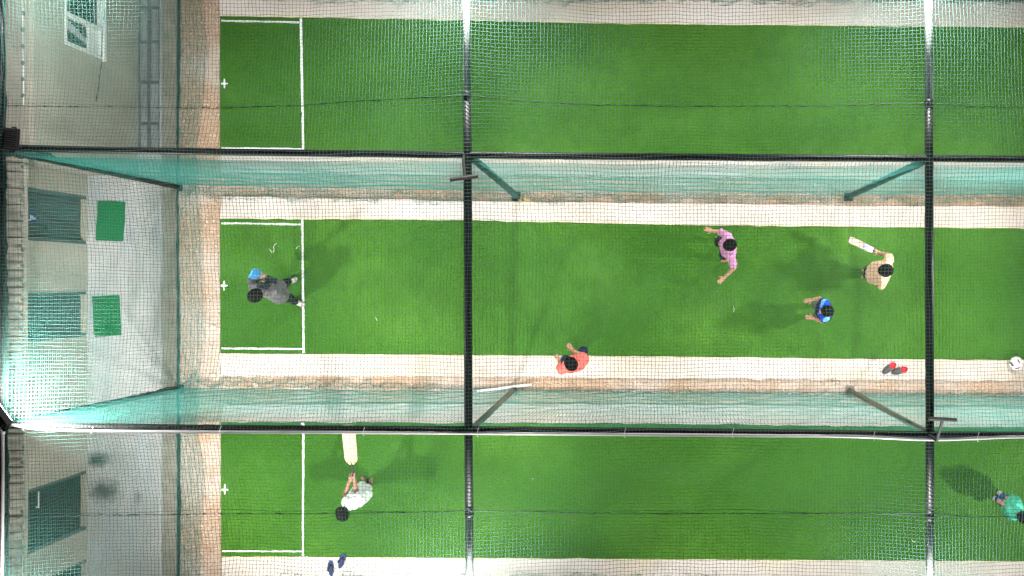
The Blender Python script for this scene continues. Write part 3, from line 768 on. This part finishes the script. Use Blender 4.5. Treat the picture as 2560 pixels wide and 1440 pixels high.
# window in the far room
mb = MB(); wx = XF+.012
f_ = .05
mb.box((XF-.10, wy0, wz0), (wx, wy0+f_, wz1)); mb.box((XF-.10, wy1-f_, wz0), (wx, wy1, wz1))
mb.box((XF-.10, wy0+f_, wz0), (wx, wy1-f_, wz0+f_)); mb.box((XF-.10, wy0+f_, wz1-f_), (wx, wy1-f_, wz1))
mb.box((XF-.095, 3.88, wz0+f_), (wx-.004, 3.945, wz1-f_))
w = bevel(mb.build('window', M['white'], bd), .004)
mb = MB(); mb.box((XF-.075, wy0+f_, wz0+f_), (XF-.068, 3.88, wz1-f_)); mb.box((XF-.055, 3.945, wz0+f_), (XF-.048, wy1-f_, wz1-f_)); mb.build('pane', M['glass'], w)
mb = MB(); mb.box((XF-.066, 3.52, wz0+f_+.001), (XF-.028, 3.872, wz0+.30)); mb.box((XF-.066, 3.515, wz0+.30), (XF-.045, 3.54, wz1-f_-.002)); bevel(mb.build('blind', M['white'], w), .003)
mb = MB()
for k in range(9):
    z = wz0+.31+k*.055; mb.box((XF-.067, 3.62+.012*k, z), (XF-.058-.003*(k%2), 3.70+.02*k, z+.035))
mb.build('curtain', M['curtain'], w)  # pale strips in diagonal steps across the lower pane
mb = MB(); mb.box((XF+.001, wy0-.03, wz0-.045), (XF+.05, wy1+.03, wz0-.003)); bevel(mb.build('sill', M['white'], w), .005)

# ------------------------------------------------------------------ people
def remesh(mb, voxel, iters=4, disp=None):
    me = bpy.data.meshes.new('tmp'); me.from_pydata(mb.v, [], mb.f); me.update()
    o = bpy.data.objects.new('tmp', me); COL.objects.link(o)
    r = o.modifiers.new('r', 'REMESH'); r.mode = 'VOXEL'; r.voxel_size = voxel
    s = o.modifiers.new('s', 'SMOOTH'); s.factor = .5; s.iterations = iters
    dg = bpy.context.evaluated_depsgraph_get()
    m2 = bpy.data.meshes.new_from_object(o.evaluated_get(dg))
    bpy.data.objects.remove(o); bpy.data.meshes.remove(me)
    if disp:
        amp, sc, seed = disp
        nv = len(m2.vertices); co = np.zeros(nv*3, np.float32); m2.vertices.foreach_get('co', co); co = co.reshape(-1,3)
        no = np.zeros(nv*3, np.float32); m2.vertices.foreach_get('normal', no); no = no.reshape(-1,3)
        d = np.array([mnoise.noise(Vector((p[0]*sc+seed, p[1]*sc, p[2]*sc*.6)))+.5*mnoise.noise(Vector((p[0]*sc*2.3+seed, p[1]*sc*2.3, p[2]*sc*1.2))) for p in co], np.float32)
        co = co + no*(d*amp+amp*.3)[:,None]; m2.vertices.foreach_set('co', co.ravel())
    return m2
def part(name, me, mats, parent):
    me.transform(Matrix.Translation(-parent.location))
    if not isinstance(mats, (list,tuple)): mats = [mats]
    me.materials.clear()
    for m in mats: me.materials.append(m)
    me.polygons.foreach_set('use_smooth', [True]*len(me.polygons)); me.update()
    o = bpy.data.objects.new(name, me); COL.objects.link(o); o.parent = parent
    return o

def hand(mb, wrist, tip, palm_n, curl=0.3, k=1.0, side=1):
    """palm, four fingers of different lengths and a thumb off its side"""
    w, t = Vector(wrist), Vector(tip); d = (t-w).normalized()
    n = Vector(palm_n); n = (n - d*n.dot(d)).normalized(); s = d.cross(n).normalized()*side
    pl = .085*k
    for q in (-1.5,-.5,.5,1.5): mb.caps(w + d*.012*k + s*q*.010*k, w + d*pl + s*q*.0185*k, .013*k, .0115*k, 8)
    for q, L in ((-1.5,.060),(-.5,.076),(.5,.082),(1.5,.070)):
        a = w + d*pl + s*q*.0195*k; dd = (d + s*q*.07).normalized()
        b = a + (dd*math.cos(curl) + n*math.sin(curl))*L*.5*k
        c = b + (dd*math.cos(curl*2.3) + n*math.sin(curl*2.3))*L*.5*k
        mb.caps(a, b, .0092*k, .0085*k, 8); mb.caps(b, c, .0085*k, .0072*k, 8)
    a = w + d*.025*k + s*.022*k; b = a + (d*.6 + s*.8 + n*.25).normalized()*.042*k; c = b + (d*.85 + s*.35 + n*.35).normalized()*.034*k
    mb.caps(a, b, .0125*k, .0105*k, 8); mb.caps(b, c, .0105*k, .0085*k, 8)

def person(loc, label, J, face, pitch, mats, k=1.0, sleeve=0.55, legs='long', feet='bare', curl=.35, extras=None, hairr=1.16, seed=1, girth=1.0):
    e = empty('person', loc, label, 'person')
    g = {n: P(*v) for n, v in J.items()}
    f = Vector((math.cos(face), math.sin(face), 0)); up = Vector((0,0,1))
    f3 = (f*math.cos(pitch) + up*math.sin(pitch)).normalized(); rt = f3.cross(up).normalized(); u3 = rt.cross(f3).normalized()
    HM = Matrix((rt, f3, u3)).transposed()
    hd = g['head']
    sa = (g['rs'] - g['ls']).normalized()             # shoulder axis
    chest = (g['rs'] + g['ls'])/2; pel = g['pel']
    ha = (g['rh'] - g['lh']).normalized()
    def torso(mb, d, hem=1.0, z0=0.0):
        for s in (-1,1):
            mb.caps(chest - up*.07*k + sa*s*.070*k, pel + ha*s*.055*k + up*z0, .086*k+d, (.088*k+d)*hem, 14)
        mb.caps(chest - up*.10*k, pel + up*z0, .095*k+d, (.098*k+d)*hem, 14)
        mb.caps(g['ls']+sa*.02*k, g['rs']-sa*.02*k, .056*k+d, .056*k+d, 12)
        nk = chest.lerp(hd, .35); mb.caps(chest+sa*.085*k, nk, .045*k+d, .05*k+d*.6, 12); mb.caps(chest-sa*.085*k, nk, .045*k+d, .05*k+d*.6, 12)
    mb = MB()
    mb.ell(hd + HM @ Vector((0,0,.012*k)), (.074*k,.092*k,.108*k), HM, 20, 14)
    mb.ell(hd + HM @ Vector((0,.030*k,-.055*k)), (.052*k,.058*k,.058*k), HM)          # jaw
    mb.caps(hd + HM @ Vector((0,.086*k,.006*k)), hd + HM @ Vector((0,.104*k,-.022*k)), .010*k, .014*k, 8)   # nose
    mb.ell(hd + HM @ Vector((0,.082*k,.024*k)), (.050*k,.014*k,.010*k), HM)           # brow
    for s in (-1,1): mb.ell(hd + HM @ Vector((s*.077*k,-.006*k,-.006*k)), (.012*k,.022*k,.032*k), HM, 10, 8)  # ears
    mb.caps(chest, hd - u3*.03*k - f3*.012*k, .050*k, .048*k)
    torso(mb, 0)
    for s, n in ((-1,'l'),(1,'r')):
        mb.caps(g[n+'s'], g[n+'e'], .048*k, .040*k); mb.caps(g[n+'e'], g[n+'w'], .041*k, .028*k)
        d = g[n+'t'] - g[n+'w']
        pn = J.get(n+'n')
        hand(mb, g[n+'w'], g[n+'t'], (0,0,-1) if abs(d.normalized().z) < .8 else f*-1+Vector((.01,.02,0)), curl, k, s)
        mb.caps(g[n+'h'], g[n+'k'], .074*k, .050*k); mb.caps(g[n+'k'], g[n+'a'].lerp(g[n+'k'], .55), .048*k, .049*k); mb.caps(g[n+'a'].lerp(g[n+'k'], .55), g[n+'a'], .049*k, .032*k)
        a, t_ = g[n+'a'], g[n+'f']; fd = (t_-a); fd.z = 0; fl = fd.length; fd.normalize(); sd = fd.cross(up)
        heel = Vector((a.x, a.y, .03*k+ZT)) - fd*.02*k; toe = Vector((t_.x, t_.y, .022*k+ZT))
        mb.caps(a, heel, .031*k, .029*k); mb.caps(a, toe.lerp(heel, .35), .030*k, .026*k); mb.caps(heel, toe.lerp(heel,.25)+sd*.008, .028*k, .030*k); mb.caps(heel, toe.lerp(heel,.3)-sd*.012, .028*k, .025*k)
        for q, ll in ((-1.6,.05),(-.8,.035),(0,.02),(.8,.008),(1.6,-.004)):
            mb.caps(toe.lerp(heel,.25)+sd*(-q)*.011*s*k, toe + fd*(ll-.01)*.5*k + sd*(-q)*.0145*s*k, .012*k, .0095*k, 8)
    body = part('body', remesh(mb, .0062, 3), M[mats['skin']], e)
    # hair
    mb = MB()
    mb.ell(hd + HM @ Vector((0,-.016*k,.030*k)), (.089*k*hairr,.100*k*hairr,.098*k*hairr), HM, 20, 14)
    mb.ell(hd + HM @ Vector((0,.040*k,.078*k)), (.066*k*hairr,.052*k*hairr,.044*k*hairr), HM)
    part('hair', remesh(mb, .009, 2, (.0055, 34, seed)), M['hair'], e)
    for s in (-1,1):
        mb = MB(); mb.ell(hd + HM @ Vector((s*.031*k,.082*k,.004*k)), (.012*k,.008*k,.007*k), HM, 10, 8); part('eye', remesh(mb, .003, 1), M['eye'], e)
    mb = MB(); mb.ell(hd + HM @ Vector((0,.086*k,-.052*k)), (.022*k,.008*k,.007*k), HM, 10, 8); part('mouth', remesh(mb, .003, 1), M['lips'], e)
    # shirt
    mb = MB(); torso(mb, .021, 1.22*girth, -.04)
    for n in ('l','r'):
        a, b, c = g[n+'s'], g[n+'e'], g[n+'w']
        if sleeve <= 1: mb.caps(a, a.lerp(b, sleeve*.8), .062*k, .063*k); mb.caps(a.lerp(b, sleeve*.8), a.lerp(b, sleeve), .063*k, .058*k)
        else: mb.caps(a, b, .062*k, .055*k); mb.caps(b, b.lerp(c, .9), .053*k, .042*k)
    sh = part('shirt', remesh(mb, .0095, 3, (.020, 12, seed+5)), mats['shirt'], e)
    if len(mats['shirt']) > 1 and mats.get('paint'):
        for p_ in sh.data.polygons: p_.material_index = mats['paint'](p_.center + e.location, g, sa, chest)
    # trousers or shorts
    mb = MB(); mb.caps(pel + ha*.055*k + up*.02, pel - ha*.055*k + up*.02, .094*k, .094*k)
    for n in ('l','r'):
        a, b, c = g[n+'h'], g[n+'k'], g[n+'a']
        if legs == 'long': mb.caps(a, b, .090*k, .068*k); mb.caps(b, b.lerp(c, .92), .066*k, .056*k)
        else: mb.caps(a, a.lerp(b, legs), .092*k, .086*k)
    part('trousers' if legs == 'long' else 'shorts', remesh(mb, .0095, 3, (.014, 10, seed+9)), mats['legs'], e)
    if feet == 'shoes':
        for n in ('l','r'):
            a, t_ = g[n+'a'], g[n+'f']; fd = (t_-a); fd.z = 0; fd.normalize(); sd = fd.cross(up)
            heel = Vector((a.x,a.y,.042+ZT)) - fd*.03*k; toe = Vector((t_.x,t_.y,.034+ZT))
            mb = MB(); mb.caps(heel, toe.lerp(heel,.15)+sd*.010, .040*k, .038*k); mb.caps(heel, toe-sd*.012, .040*k, .034*k); mb.caps(Vector((a.x,a.y,.09+ZT)), toe.lerp(heel,.45), .042*k, .036*k)
            part('shoe', remesh(mb, .008, 3), M[mats['shoe']], e)
    if extras: extras(e, g)
    return e

def bat(name, label, a, b, width, wood, blade_n, hlen=.26, thick=.032, sticker=False, cat='bat'):
    """a is the top of the handle, b the toe of the blade"""
    a, b = Vector(a), Vector(b); d = (b-a).normalized(); n = Vector(blade_n); n = (n-d*n.dot(d)).normalized(); s = d.cross(n)
    e = empty(name, (a+b)/2, label, cat)
    sh = a + d*hlen; L = (b-sh).length
    mb = MB(); vs = []; secs = [(0,.30,.6),(.06,.75,.8),(.14,.97,.95),(.5,1,1.25),(.8,1.02,1.15),(.95,.98,.75),(1.0,.82,.5)]
    for t_, w_, h_ in secs:
        c = sh + d*L*t_; w2 = width/2*w_; hh = thick/2*h_
        for (x, y) in ((-1,.35),(-.9,.55),(.9,.55),(1,.35),(1,-.25),(.35,-.8*1.0),(0,-1.2),(-.35,-.8),(-1,-.25)):
            vs.append(c + s*x*w2 + n*y*hh)
    m_ = 9; fs = []
    for i in range(len(secs)-1):
        for k in range(m_): fs.append((i*m_+k, i*m_+(k+1)%m_, (i+1)*m_+(k+1)%m_, (i+1)*m_+k))
    fs.append(tuple(range(m_-1,-1,-1))); fs.append(tuple(range((len(secs)-1)*m_, len(secs)*m_)))
    mb.add(vs, fs); bl = bevel(mb.build('blade', M[wood], e, True, 40), .003)
    mb = MB(); mb.tube([a-d*.004, a, a+d*.02, sh-d*.01, sh+d*.03], [.010,.0185,.0165,.0165,.012], 12); mb.build('handle', M['grip'] if wood != 'bluebat' else M['bluebat'], e, True)
    if sticker:
        mb = MB(); c = sh + d*L*.22; mb.obox(c + n*thick*.66*.62, s*width*.40, d*L*.17, n*.0015); mb.build('sticker', M['sticker'], bl)
        mb = MB(); mb.obox(c + s*(width*.5+.001) + n*.004, s*.002, d*L*.2, n*.009); mb.build('edge_tape', M['grip'], bl)
    return e

R = math.radians
# batter in grey fleece at the left crease
def p1x(e, g):
    mb = MB(); c = P(653,708,1.24); 
    mb.ell(c + Vector((.03,.02,.0)), (.020,.012,.024)); mb.build('badge', M['white'], e, True)
person(P(740,730,ZT), 'person in grey fleece and black trousers raising a blue bat at the crease',
    dict(head=(641,738,1.56), ls=(634,721,1.34), rs=(686,729,1.33), le=(630,703,1.08), lw=(648,694,1.17), lt=(657,689,1.25), re=(700,709,1.06), rw=(668,694,1.16), rt=(655,688,1.22),
         pel=(696,731,.84), lh=(698,722,.80), rh=(700,741,.80), lk=(714,707,.44), rk=(723,745,.44), la=(721,705,.10), ra=(738,754,.10), lf=(741,698,.03), rf=(760,763,.03)),
    R(38), R(-12), dict(skin='skin', shirt=[M['grey'],M['charcoal']], legs=M['black'], shoe='shoe', paint=lambda c,g,sa,ch: 1 if (abs((c-ch).dot(sa)) < .10 and (c-ch).dot(Vector((.25,1,0))) > .03 and c.z > 1.05) else 0),
    1.0, 2, 'long', 'shoes', .9, p1x, seed=3)
bat('cricket_bat', 'blue plastic bat held up by the person in grey fleece', P(660,688,1.10), P(627,683,1.92), .155, 'bluebat', (-.3,.25,1), hlen=.24, thick=.05)
# boy in white swinging a pale bat, near lane
person(P(922,1203,ZT), 'barefoot person in white shirt swinging a pale bat on the near lane',
    dict(head=(857,1282,1.47), ls=(867,1261,1.30), rs=(890,1254,1.30), le=(863,1236,1.06), lw=(873,1205,1.08), lt=(880,1187,1.12), re=(890,1226,1.06), rw=(886,1196,1.12), rt=(881,1178,1.16),
         pel=(901,1236,.84), lh=(897,1232,.80), rh=(906,1236,.80), lk=(906,1216,.44), rk=(918,1222,.44), la=(911,1205,.09), ra=(926,1210,.09), lf=(907,1193,.03), rf=(928,1197,.03)),
    R(108), R(-8), dict(skin='skin2', shirt=[M['wcloth']], legs=M['wcloth']), .98, .3, .98, 'bare', 1.1, seed=5, girth=.86)
bat('cricket_bat', 'pale wooden bat swung out by the person in white below the near beam', P(882,1190,1.14), P(870,1062,1.42), .20, 'wood', (0.05,.2,1), hlen=.20, thick=.04)
# fielder in pink
person(P(1806,626,ZT), 'barefoot person in pink shirt and black shorts stretching both arms, middle lane',
    dict(head=(1823,613,1.38), ls=(1827,640,1.19), rs=(1817,588,1.20), le=(1835,670,1.02), lw=(1812,692,.92), lt=(1797,706,.90), re=(1799,579,1.05), rw=(1783,577,1.06), rt=(1768,573,1.06),
         pel=(1820,618,.78), lh=(1817,626,.74), rh=(1814,611,.74), lk=(1808,640,.42), rk=(1795,603,.44), la=(1818,651,.09), ra=(1801,600,.09), lf=(1805,651,.03), rf=(1790,596,.03)),
    R(197), R(-10), dict(skin='skin', shirt=[M['pink']], legs=M['black']), .92, .75, .85, 'bare', .12, seed=7)
# batter in peach at the right
person(P(2162,683,ZT), 'person in peach shirt and navy shorts holding a worn bat out sideways',
    dict(head=(2214,676,1.50), ls=(2207,703,1.30), rs=(2221,650,1.31), le=(2203,718,1.06), lw=(2199,716,.86), lt=(2195,715,.80), re=(2224,639,1.06), rw=(2200,632,.98), rt=(2189,628,.97),
         pel=(2189,683,.84), lh=(2184,690,.80), rh=(2186,676,.80), lk=(2170,688,.46), rk=(2172,676,.46), la=(2166,690,.09), ra=(2168,678,.09), lf=(2156,690,.03), rf=(2157,678,.03)),
    R(183), R(-28), dict(skin='skin', shirt=[M['peach']], legs=M['navy']), .98, .75, .95, 'bare', 1.0, seed=9)
bat('cricket_bat', 'worn wooden bat with white and blue sticker held by the peach shirted batter', P(2205,637,.97), P(2123,598,.94), .112, 'woodgrey', (0.1,.15,1), hlen=.14, sticker=True)
# small boy in blue
def bluepaint(c, g, sa, ch):
    q = (c-ch)
    if (c-g['ls']).dot(g['le']-g['ls']) > .0035 or (c-g['rs']).dot(g['re']-g['rs']) > .0035: return 2
    v = mnoise.noise(Vector((c.x*7, c.y*7, c.z*5)))
    return 1 if v > .12 else 0
person(P(2040,779,ZT), 'small person in bright blue shirt holding both hands out to the left',
    dict(head=(2064,778,1.26), ls=(2063,795,1.08), rs=(2062,757,1.09), le=(2056,803,.90), lw=(2034,796,.84), lt=(2020,793,.82), re=(2049,746,.90), rw=(2031,749,.86), rt=(2017,752,.85),
         pel=(2062,777,.70), lh=(2058,784,.66), rh=(2056,770,.66), lk=(2044,788,.38), rk=(2040,763,.40), la=(2052,787,.09), ra=(2047,764,.09), lf=(2040,787,.03), rf=(2035,763,.03)),
    R(186), R(22), dict(skin='skin', shirt=[M['bluecloth'], M['lightblue'], M['navy']], legs=M['shorts'], paint=bluepaint), .90, .45, .9, 'bare', .25, seed=11)
# fielder in coral on the path
def thread(e, g):
    w = g['rw'].lerp(g['re'], .12); d = (g['re']-g['rw']).normalized(); mb = MB()
    mb.tube([w - d*.006, w + d*.006], .0285, 14); mb.build('wrist_thread', M['redthread'], e, True)
person(P(1444,892,ZT), 'person in coral shirt and navy shorts crouching on the pale path',
    dict(head=(1428,909,1.40), ls=(1403,925,1.20), rs=(1455,898,1.20), le=(1399,916,.96), lw=(1398,904,.86), lt=(1391,889,.84), re=(1452,890,.98), rw=(1433,875,.92), rt=(1422,864,.92),
         pel=(1444,905,.74), lh=(1436,908,.70), rh=(1452,896,.70), lk=(1414,902,.42), rk=(1458,878,.44), la=(1430,900,.09), ra=(1458,888,.09), lf=(1420,893,.03), rf=(1451,880,.03)),
    R(128), R(-22), dict(skin='skin', shirt=[M['coral']], legs=M['navy']), .98, .6, 1.0, 'bare', .5, thread, seed=13)
# runner in teal at the right edge
person(P(2497,1246,ZT), 'person in teal shirt and blue jeans at the right edge of the photo',
    dict(head=(2557,1292,1.38), ls=(2533,1290,1.19), rs=(2546,1266,1.19), le=(2523,1276,.98), lw=(2511,1263,.90), lt=(2503,1257,.88), re=(2542,1258,.96), rw=(2530,1252,.84), rt=(2522,1248,.80),
         pel=(2532,1266,.74), lh=(2524,1264,.70), rh=(2528,1257,.70), lk=(2506,1254,.40), rk=(2516,1247,.42), la=(2494,1249,.10), ra=(2506,1240,.10), lf=(2484,1245,.03), rf=(2496,1230,.03)),
    R(152), R(-10), dict(skin='skin', shirt=[M['teal']], legs=M['jean'], shoe='shoegrey'), .92, .6, 'long', 'shoes', .4, seed=15)

# ------------------------------------------------------------------ small things
# football
bl = P(2541,909,ZP+.115); mb = MB(); mb.ell(bl, (.115,.115,.115), None, 96, 64)
me_o = mb.build('football', [M['ballw'], M['ballk'], M['ballp']], None, True)
def capsule2(x, y, a, b, r):
    ax_, ay = a; bx_, by = b; dx, dy = bx_-ax_, by-ay; L2 = dx*dx+dy*dy
    t_ = max(0, min(1, ((x-ax_)*dx+(y-ay)*dy)/L2)); return math.hypot(x-ax_-t_*dx, y-ay-t_*dy) < r
for p in me_o.data.polygons:
    q = (p.center - bl)/.115; x, y = q.x, q.y
    mi = 0
    for a, b, r in (((-.92,.15),(-.74,-.24),.10),((-.10,.55),(.10,.20),.12),((-.32,-.63),(.20,-.52),.10),((.62,-.02),(.85,-.28),.09)):
        if capsule2(x, y, a, b, r): mi = 1
    for a, b, r in (((.10,.20),(.10,.06),.075),((.02,-.52),(.22,-.42),.06),((.60,-.10),(.72,-.22),.05)):
        if capsule2(x, y, a, b, r): mi = 2
    if q.z < -.1: mi = 1 if mnoise.noise(q*2.2) > .3 else 0
    p.material_index = mi
tag(me_o, 'white football with black and pink panels on the path at right edge', 'football')

def foot_outline(L, W, n=28):
    pts = []
    for k in range(n):
        a = 2*math.pi*k/n; x = math.cos(a); y = math.sin(a)
        w = W/2*(1 + .18*x - .16*math.exp(-((x+.1)/.35)**2))
        pts.append((x*L/2, y*w))
    return pts
def flipflop(px, py, ang, label):
    c = P(px, py, ZP); e = empty('flip_flop', c, label, 'flip flop', 'pair of dark blue flip flops'); d = Vector((math.cos(ang), math.sin(ang), 0)); s = Vector((-d.y, d.x, 0))
    mb = MB(); mb.slab([c + d*x + s*y for x, y in foot_outline(.262,.104)], ZP+.002, ZP+.022); bevel(mb.build('sole', M['flip'], e), .004)
    mb = MB(); top = c + d*.070 + Vector((0,0,.03))
    for q in (-1,1):
        mb.tube([top, c + d*.03 + s*q*.034 + Vector((0,0,.058)), c - d*.02 + s*q*.046 + Vector((0,0,.05)), c - d*.045 + s*q*.044 + Vector((0,0,.02))], [.007,.010,.010,.008], 8)
    mb.tube([top + Vector((0,0,.006)), top - Vector((0,0,.012))], .006, 8); mb.build('strap', M['flipstrap'], e, True)
flipflop(828,1420,R(93),'dark blue flip flop lying lower and straighter on the near path')
flipflop(855,1402,R(72),'dark blue flip flop lying tilted against the edge of the turf')

def clog(px, py, ang, label):
    c = P(px, py, ZP); e = empty('clog', c, label, 'clog', 'pair of grey clogs with red lining'); d = Vector((math.cos(ang), math.sin(ang), 0)); s = Vector((-d.y, d.x, 0))
    mb = MB(); mb.slab([c + d*x + s*y for x, y in foot_outline(.265,.108)], ZP+.002, ZP+.022); bevel(mb.build('sole', M['clog'], e), .004)
    mb = MB(); vs, fs = [], []; n = 16                 # domed front upper, open towards the heel
    secs = [(.128,.10,.022),(.115,.55,.040),(.085,.85,.055),(.045,1.0,.068),(.005,.98,.078),(-.02,.96,.080)]
    for x, w_, h_ in secs:
        for k in range(n+1):
            a = math.pi*k/n; vs.append(c + d*x + s*math.cos(a)*.056*w_ + Vector((0,0,.015+h_*math.sin(a))))
    for i in range(len(secs)-1):
        for k in range(n): fs.append((i*(n+1)+k, (i+1)*(n+1)+k, (i+1)*(n+1)+k+1, i*(n+1)+k+1))
    mb.add(vs, fs)
    o = mb.build('upper', M['clog'], e, True); sm = o.modifiers.new('s','SOLIDIFY'); sm.thickness = .006
    mb = MB(); vs, fs = [], []                          # low heel wall
    n = 20
    for ring, (rr, z) in enumerate(((.050,.02),(.053,.055))):
        for k in range(n+1):
            a = math.pi/2 + math.pi*k/n; vs.append(c - d*.055 + d*math.cos(a)*(.078) + s*math.sin(a)*rr + Vector((0,0,z)))
    for k in range(n): fs.append((k, k+1, n+2+k, n+1+k))
    mb.add(vs, fs); o = mb.build('heel_wall', M['clogred'], e, True); sm = o.modifiers.new('s','SOLIDIFY'); sm.thickness = .008
    mb = MB(); mb.slab([c - d*.05 + d*x + s*y for x, y in foot_outline(.15,.092)], ZP+.0225, ZP+.030); mb.tube([c + d*.0 - s*.046+Vector((0,0,.05)), c-d*.01+Vector((0,0,.093)), c + d*.0+s*.046+Vector((0,0,.05))], .007, 8)
    mb.build('lining', M['clogred'], e)
clog(2222,920,R(219),'grey clog with red lining, leftmost of the pair on the path')
clog(2248,926,R(195),'grey clog with red lining, nearer the football of the pair')

mb = MB(); mb.tube([P(1184,979,.05), P(1256,970,.055), P(1328,961,.06)], 0.021, 10); tag(mb.build('plastic_pipe', M['white'], None, True, 40), 'short white plastic pipe lying on the soil by the post', 'pipe')

def scrap(pts, label, r=.004, m='scrap', nm='string_scrap', cat='string'):
    mb = MB(); mb.tube(smoothpath(pts, ZT+.008, 4), r, 6); tag(mb.build(nm, M[m], None, True), label, cat, 'scraps of pale string on the turf')
scrap([(673,622),(677,627),(681,632),(685,625),(684,616),(689,610),(692,608)], 'curled pale string scrap lying behind the person in grey fleece')
scrap([(740,622),(744,617),(750,614)], 'short pale string scrap beside the crease line, middle lane')
scrap([(938,792),(941,798),(943,803)], 'tiny pale string scrap on open turf right of the crease, middle lane', .003)
scrap([(1833,766),(1835,773),(1834,780)], 'pale string scrap on turf between pink and blue shirted persons', .003)
scrap([(2279,1349),(2284,1355),(2288,1353)], 'pale string scrap on the near lane by the second crossbeam', .005)
scrap([(1330,1195),(1333,1198)], 'speck of pale string near the middle of the near lane', .003)

mb = MB(); r = random.Random(4)
for k in range(5):
    c = P(1315+r.uniform(-22,18), 500+r.uniform(-6,4), .03+.004*k); a = r.uniform(0,3); q = [c+Vector((math.cos(a+b)*l, math.sin(a+b)*l, r.uniform(-.004,.012))) for b, l in ((0,.07),(1.4,.022),(3.14,.06),(4.6,.02))]
    mb.add(q, [(0,1,2,3)])
o = mb.build('leaf_litter', M['leaf']); o.modifiers.new('s','SOLIDIFY').thickness = .002
tag(o, 'small heap of yellow dry leaves at the foot of the wrapped post', 'leaves')

def rock(px, py, s, seed, label):
    mb = MB(); bm_ = MB(); c = P(px, py, s*.3)
    mb.ell(c, (s, s*.8, s*.55), None, 14, 9)
    mb.v = [tuple(Vector(v) + (Vector(v)-c)*.35*mnoise.noise(Vector(v)*26 + Vector((seed,0,0)))) for v in mb.v]
    tag(mb.build('stone', M['stone'], None, True, 30), label, 'stone', 'pale stones on the soil')
rock(533,818,.055,1,'pale stone on the soil beside the middle lane turf')
rock(533,938,.045,2,'round white stone by the rounded path corner')
rock(640,962,.05,3,'pale flat stone under the net hem beyond the path corner')
# gravel: nobody could count it
mb = MB(); r = random.Random(9)
def pebble(px, py, s):
    c = P(px, py, .003); vs = []
    for dx, dy, dz in ((1,0,.1),(.2,1,.15),(-1,.2,.1),(-.1,-1,.12),(.1,.1,.8)):
        vs.append(c + Vector((dx*s*r.uniform(.6,1.2), dy*s*r.uniform(.6,1.2), dz*s)))
    mb.add(vs, [(0,1,4),(1,2,4),(2,3,4),(3,0,4)], 0 if r.random() < .7 else 1)
for _ in range(1700): pebble(r.uniform(448,552), r.uniform(-20,1460), abs(r.gauss(.006,.006))+.004)
for _ in range(1300): pebble(r.uniform(560,2700), r.uniform(944,1008)+r.uniform(0,8), abs(r.gauss(.005,.006))+.004)
for _ in range(900): pebble(r.uniform(560,2700), r.uniform(438,490), abs(r.gauss(.005,.006))+.004)
tag(mb.build('gravel', [M['stone'], M['dirt']]), kind='stuff')

# ------------------------------------------------------------------ sky, camera, output
W = bpy.data.worlds.new('World'); SC.world = W; W.use_nodes = True
nt = W.node_tree; bg = nt.nodes['Background']
sky = nt.nodes.new('ShaderNodeTexSky'); sky.sky_type = 'NISHITA'; sky.sun_disc = False
sky.sun_elevation = R(-4); sky.sun_rotation = R(200)
nt.links.new(sky.outputs['Color'], bg.inputs['Color']); bg.inputs['Strength'].default_value = 0.10

cam = bpy.data.cameras.new('camera'); co = bpy.data.objects.new('camera', cam); COL.objects.link(co)
co.location = (0, 0, CAMZ); co.rotation_euler = (0, 0, 0)
cam.sensor_width = 36; cam.lens = 2400/2560*36
cam.shift_x = -(CX-1280)/2560; cam.shift_y = -(720-CY)/2560
cam.clip_end = 300
SC.camera = co
vs_ = SC.view_settings; vs_.view_transform = 'Standard'; vs_.look = 'None'; vs_.exposure = -0.02; vs_.gamma = 1.0
SC.render.engine = 'CYCLES'
SC.cycles.use_denoising = True
SC.cycles.max_bounces = 5; SC.cycles.diffuse_bounces = 3; SC.cycles.glossy_bounces = 2
SC.cycles.sample_clamp_indirect = 4
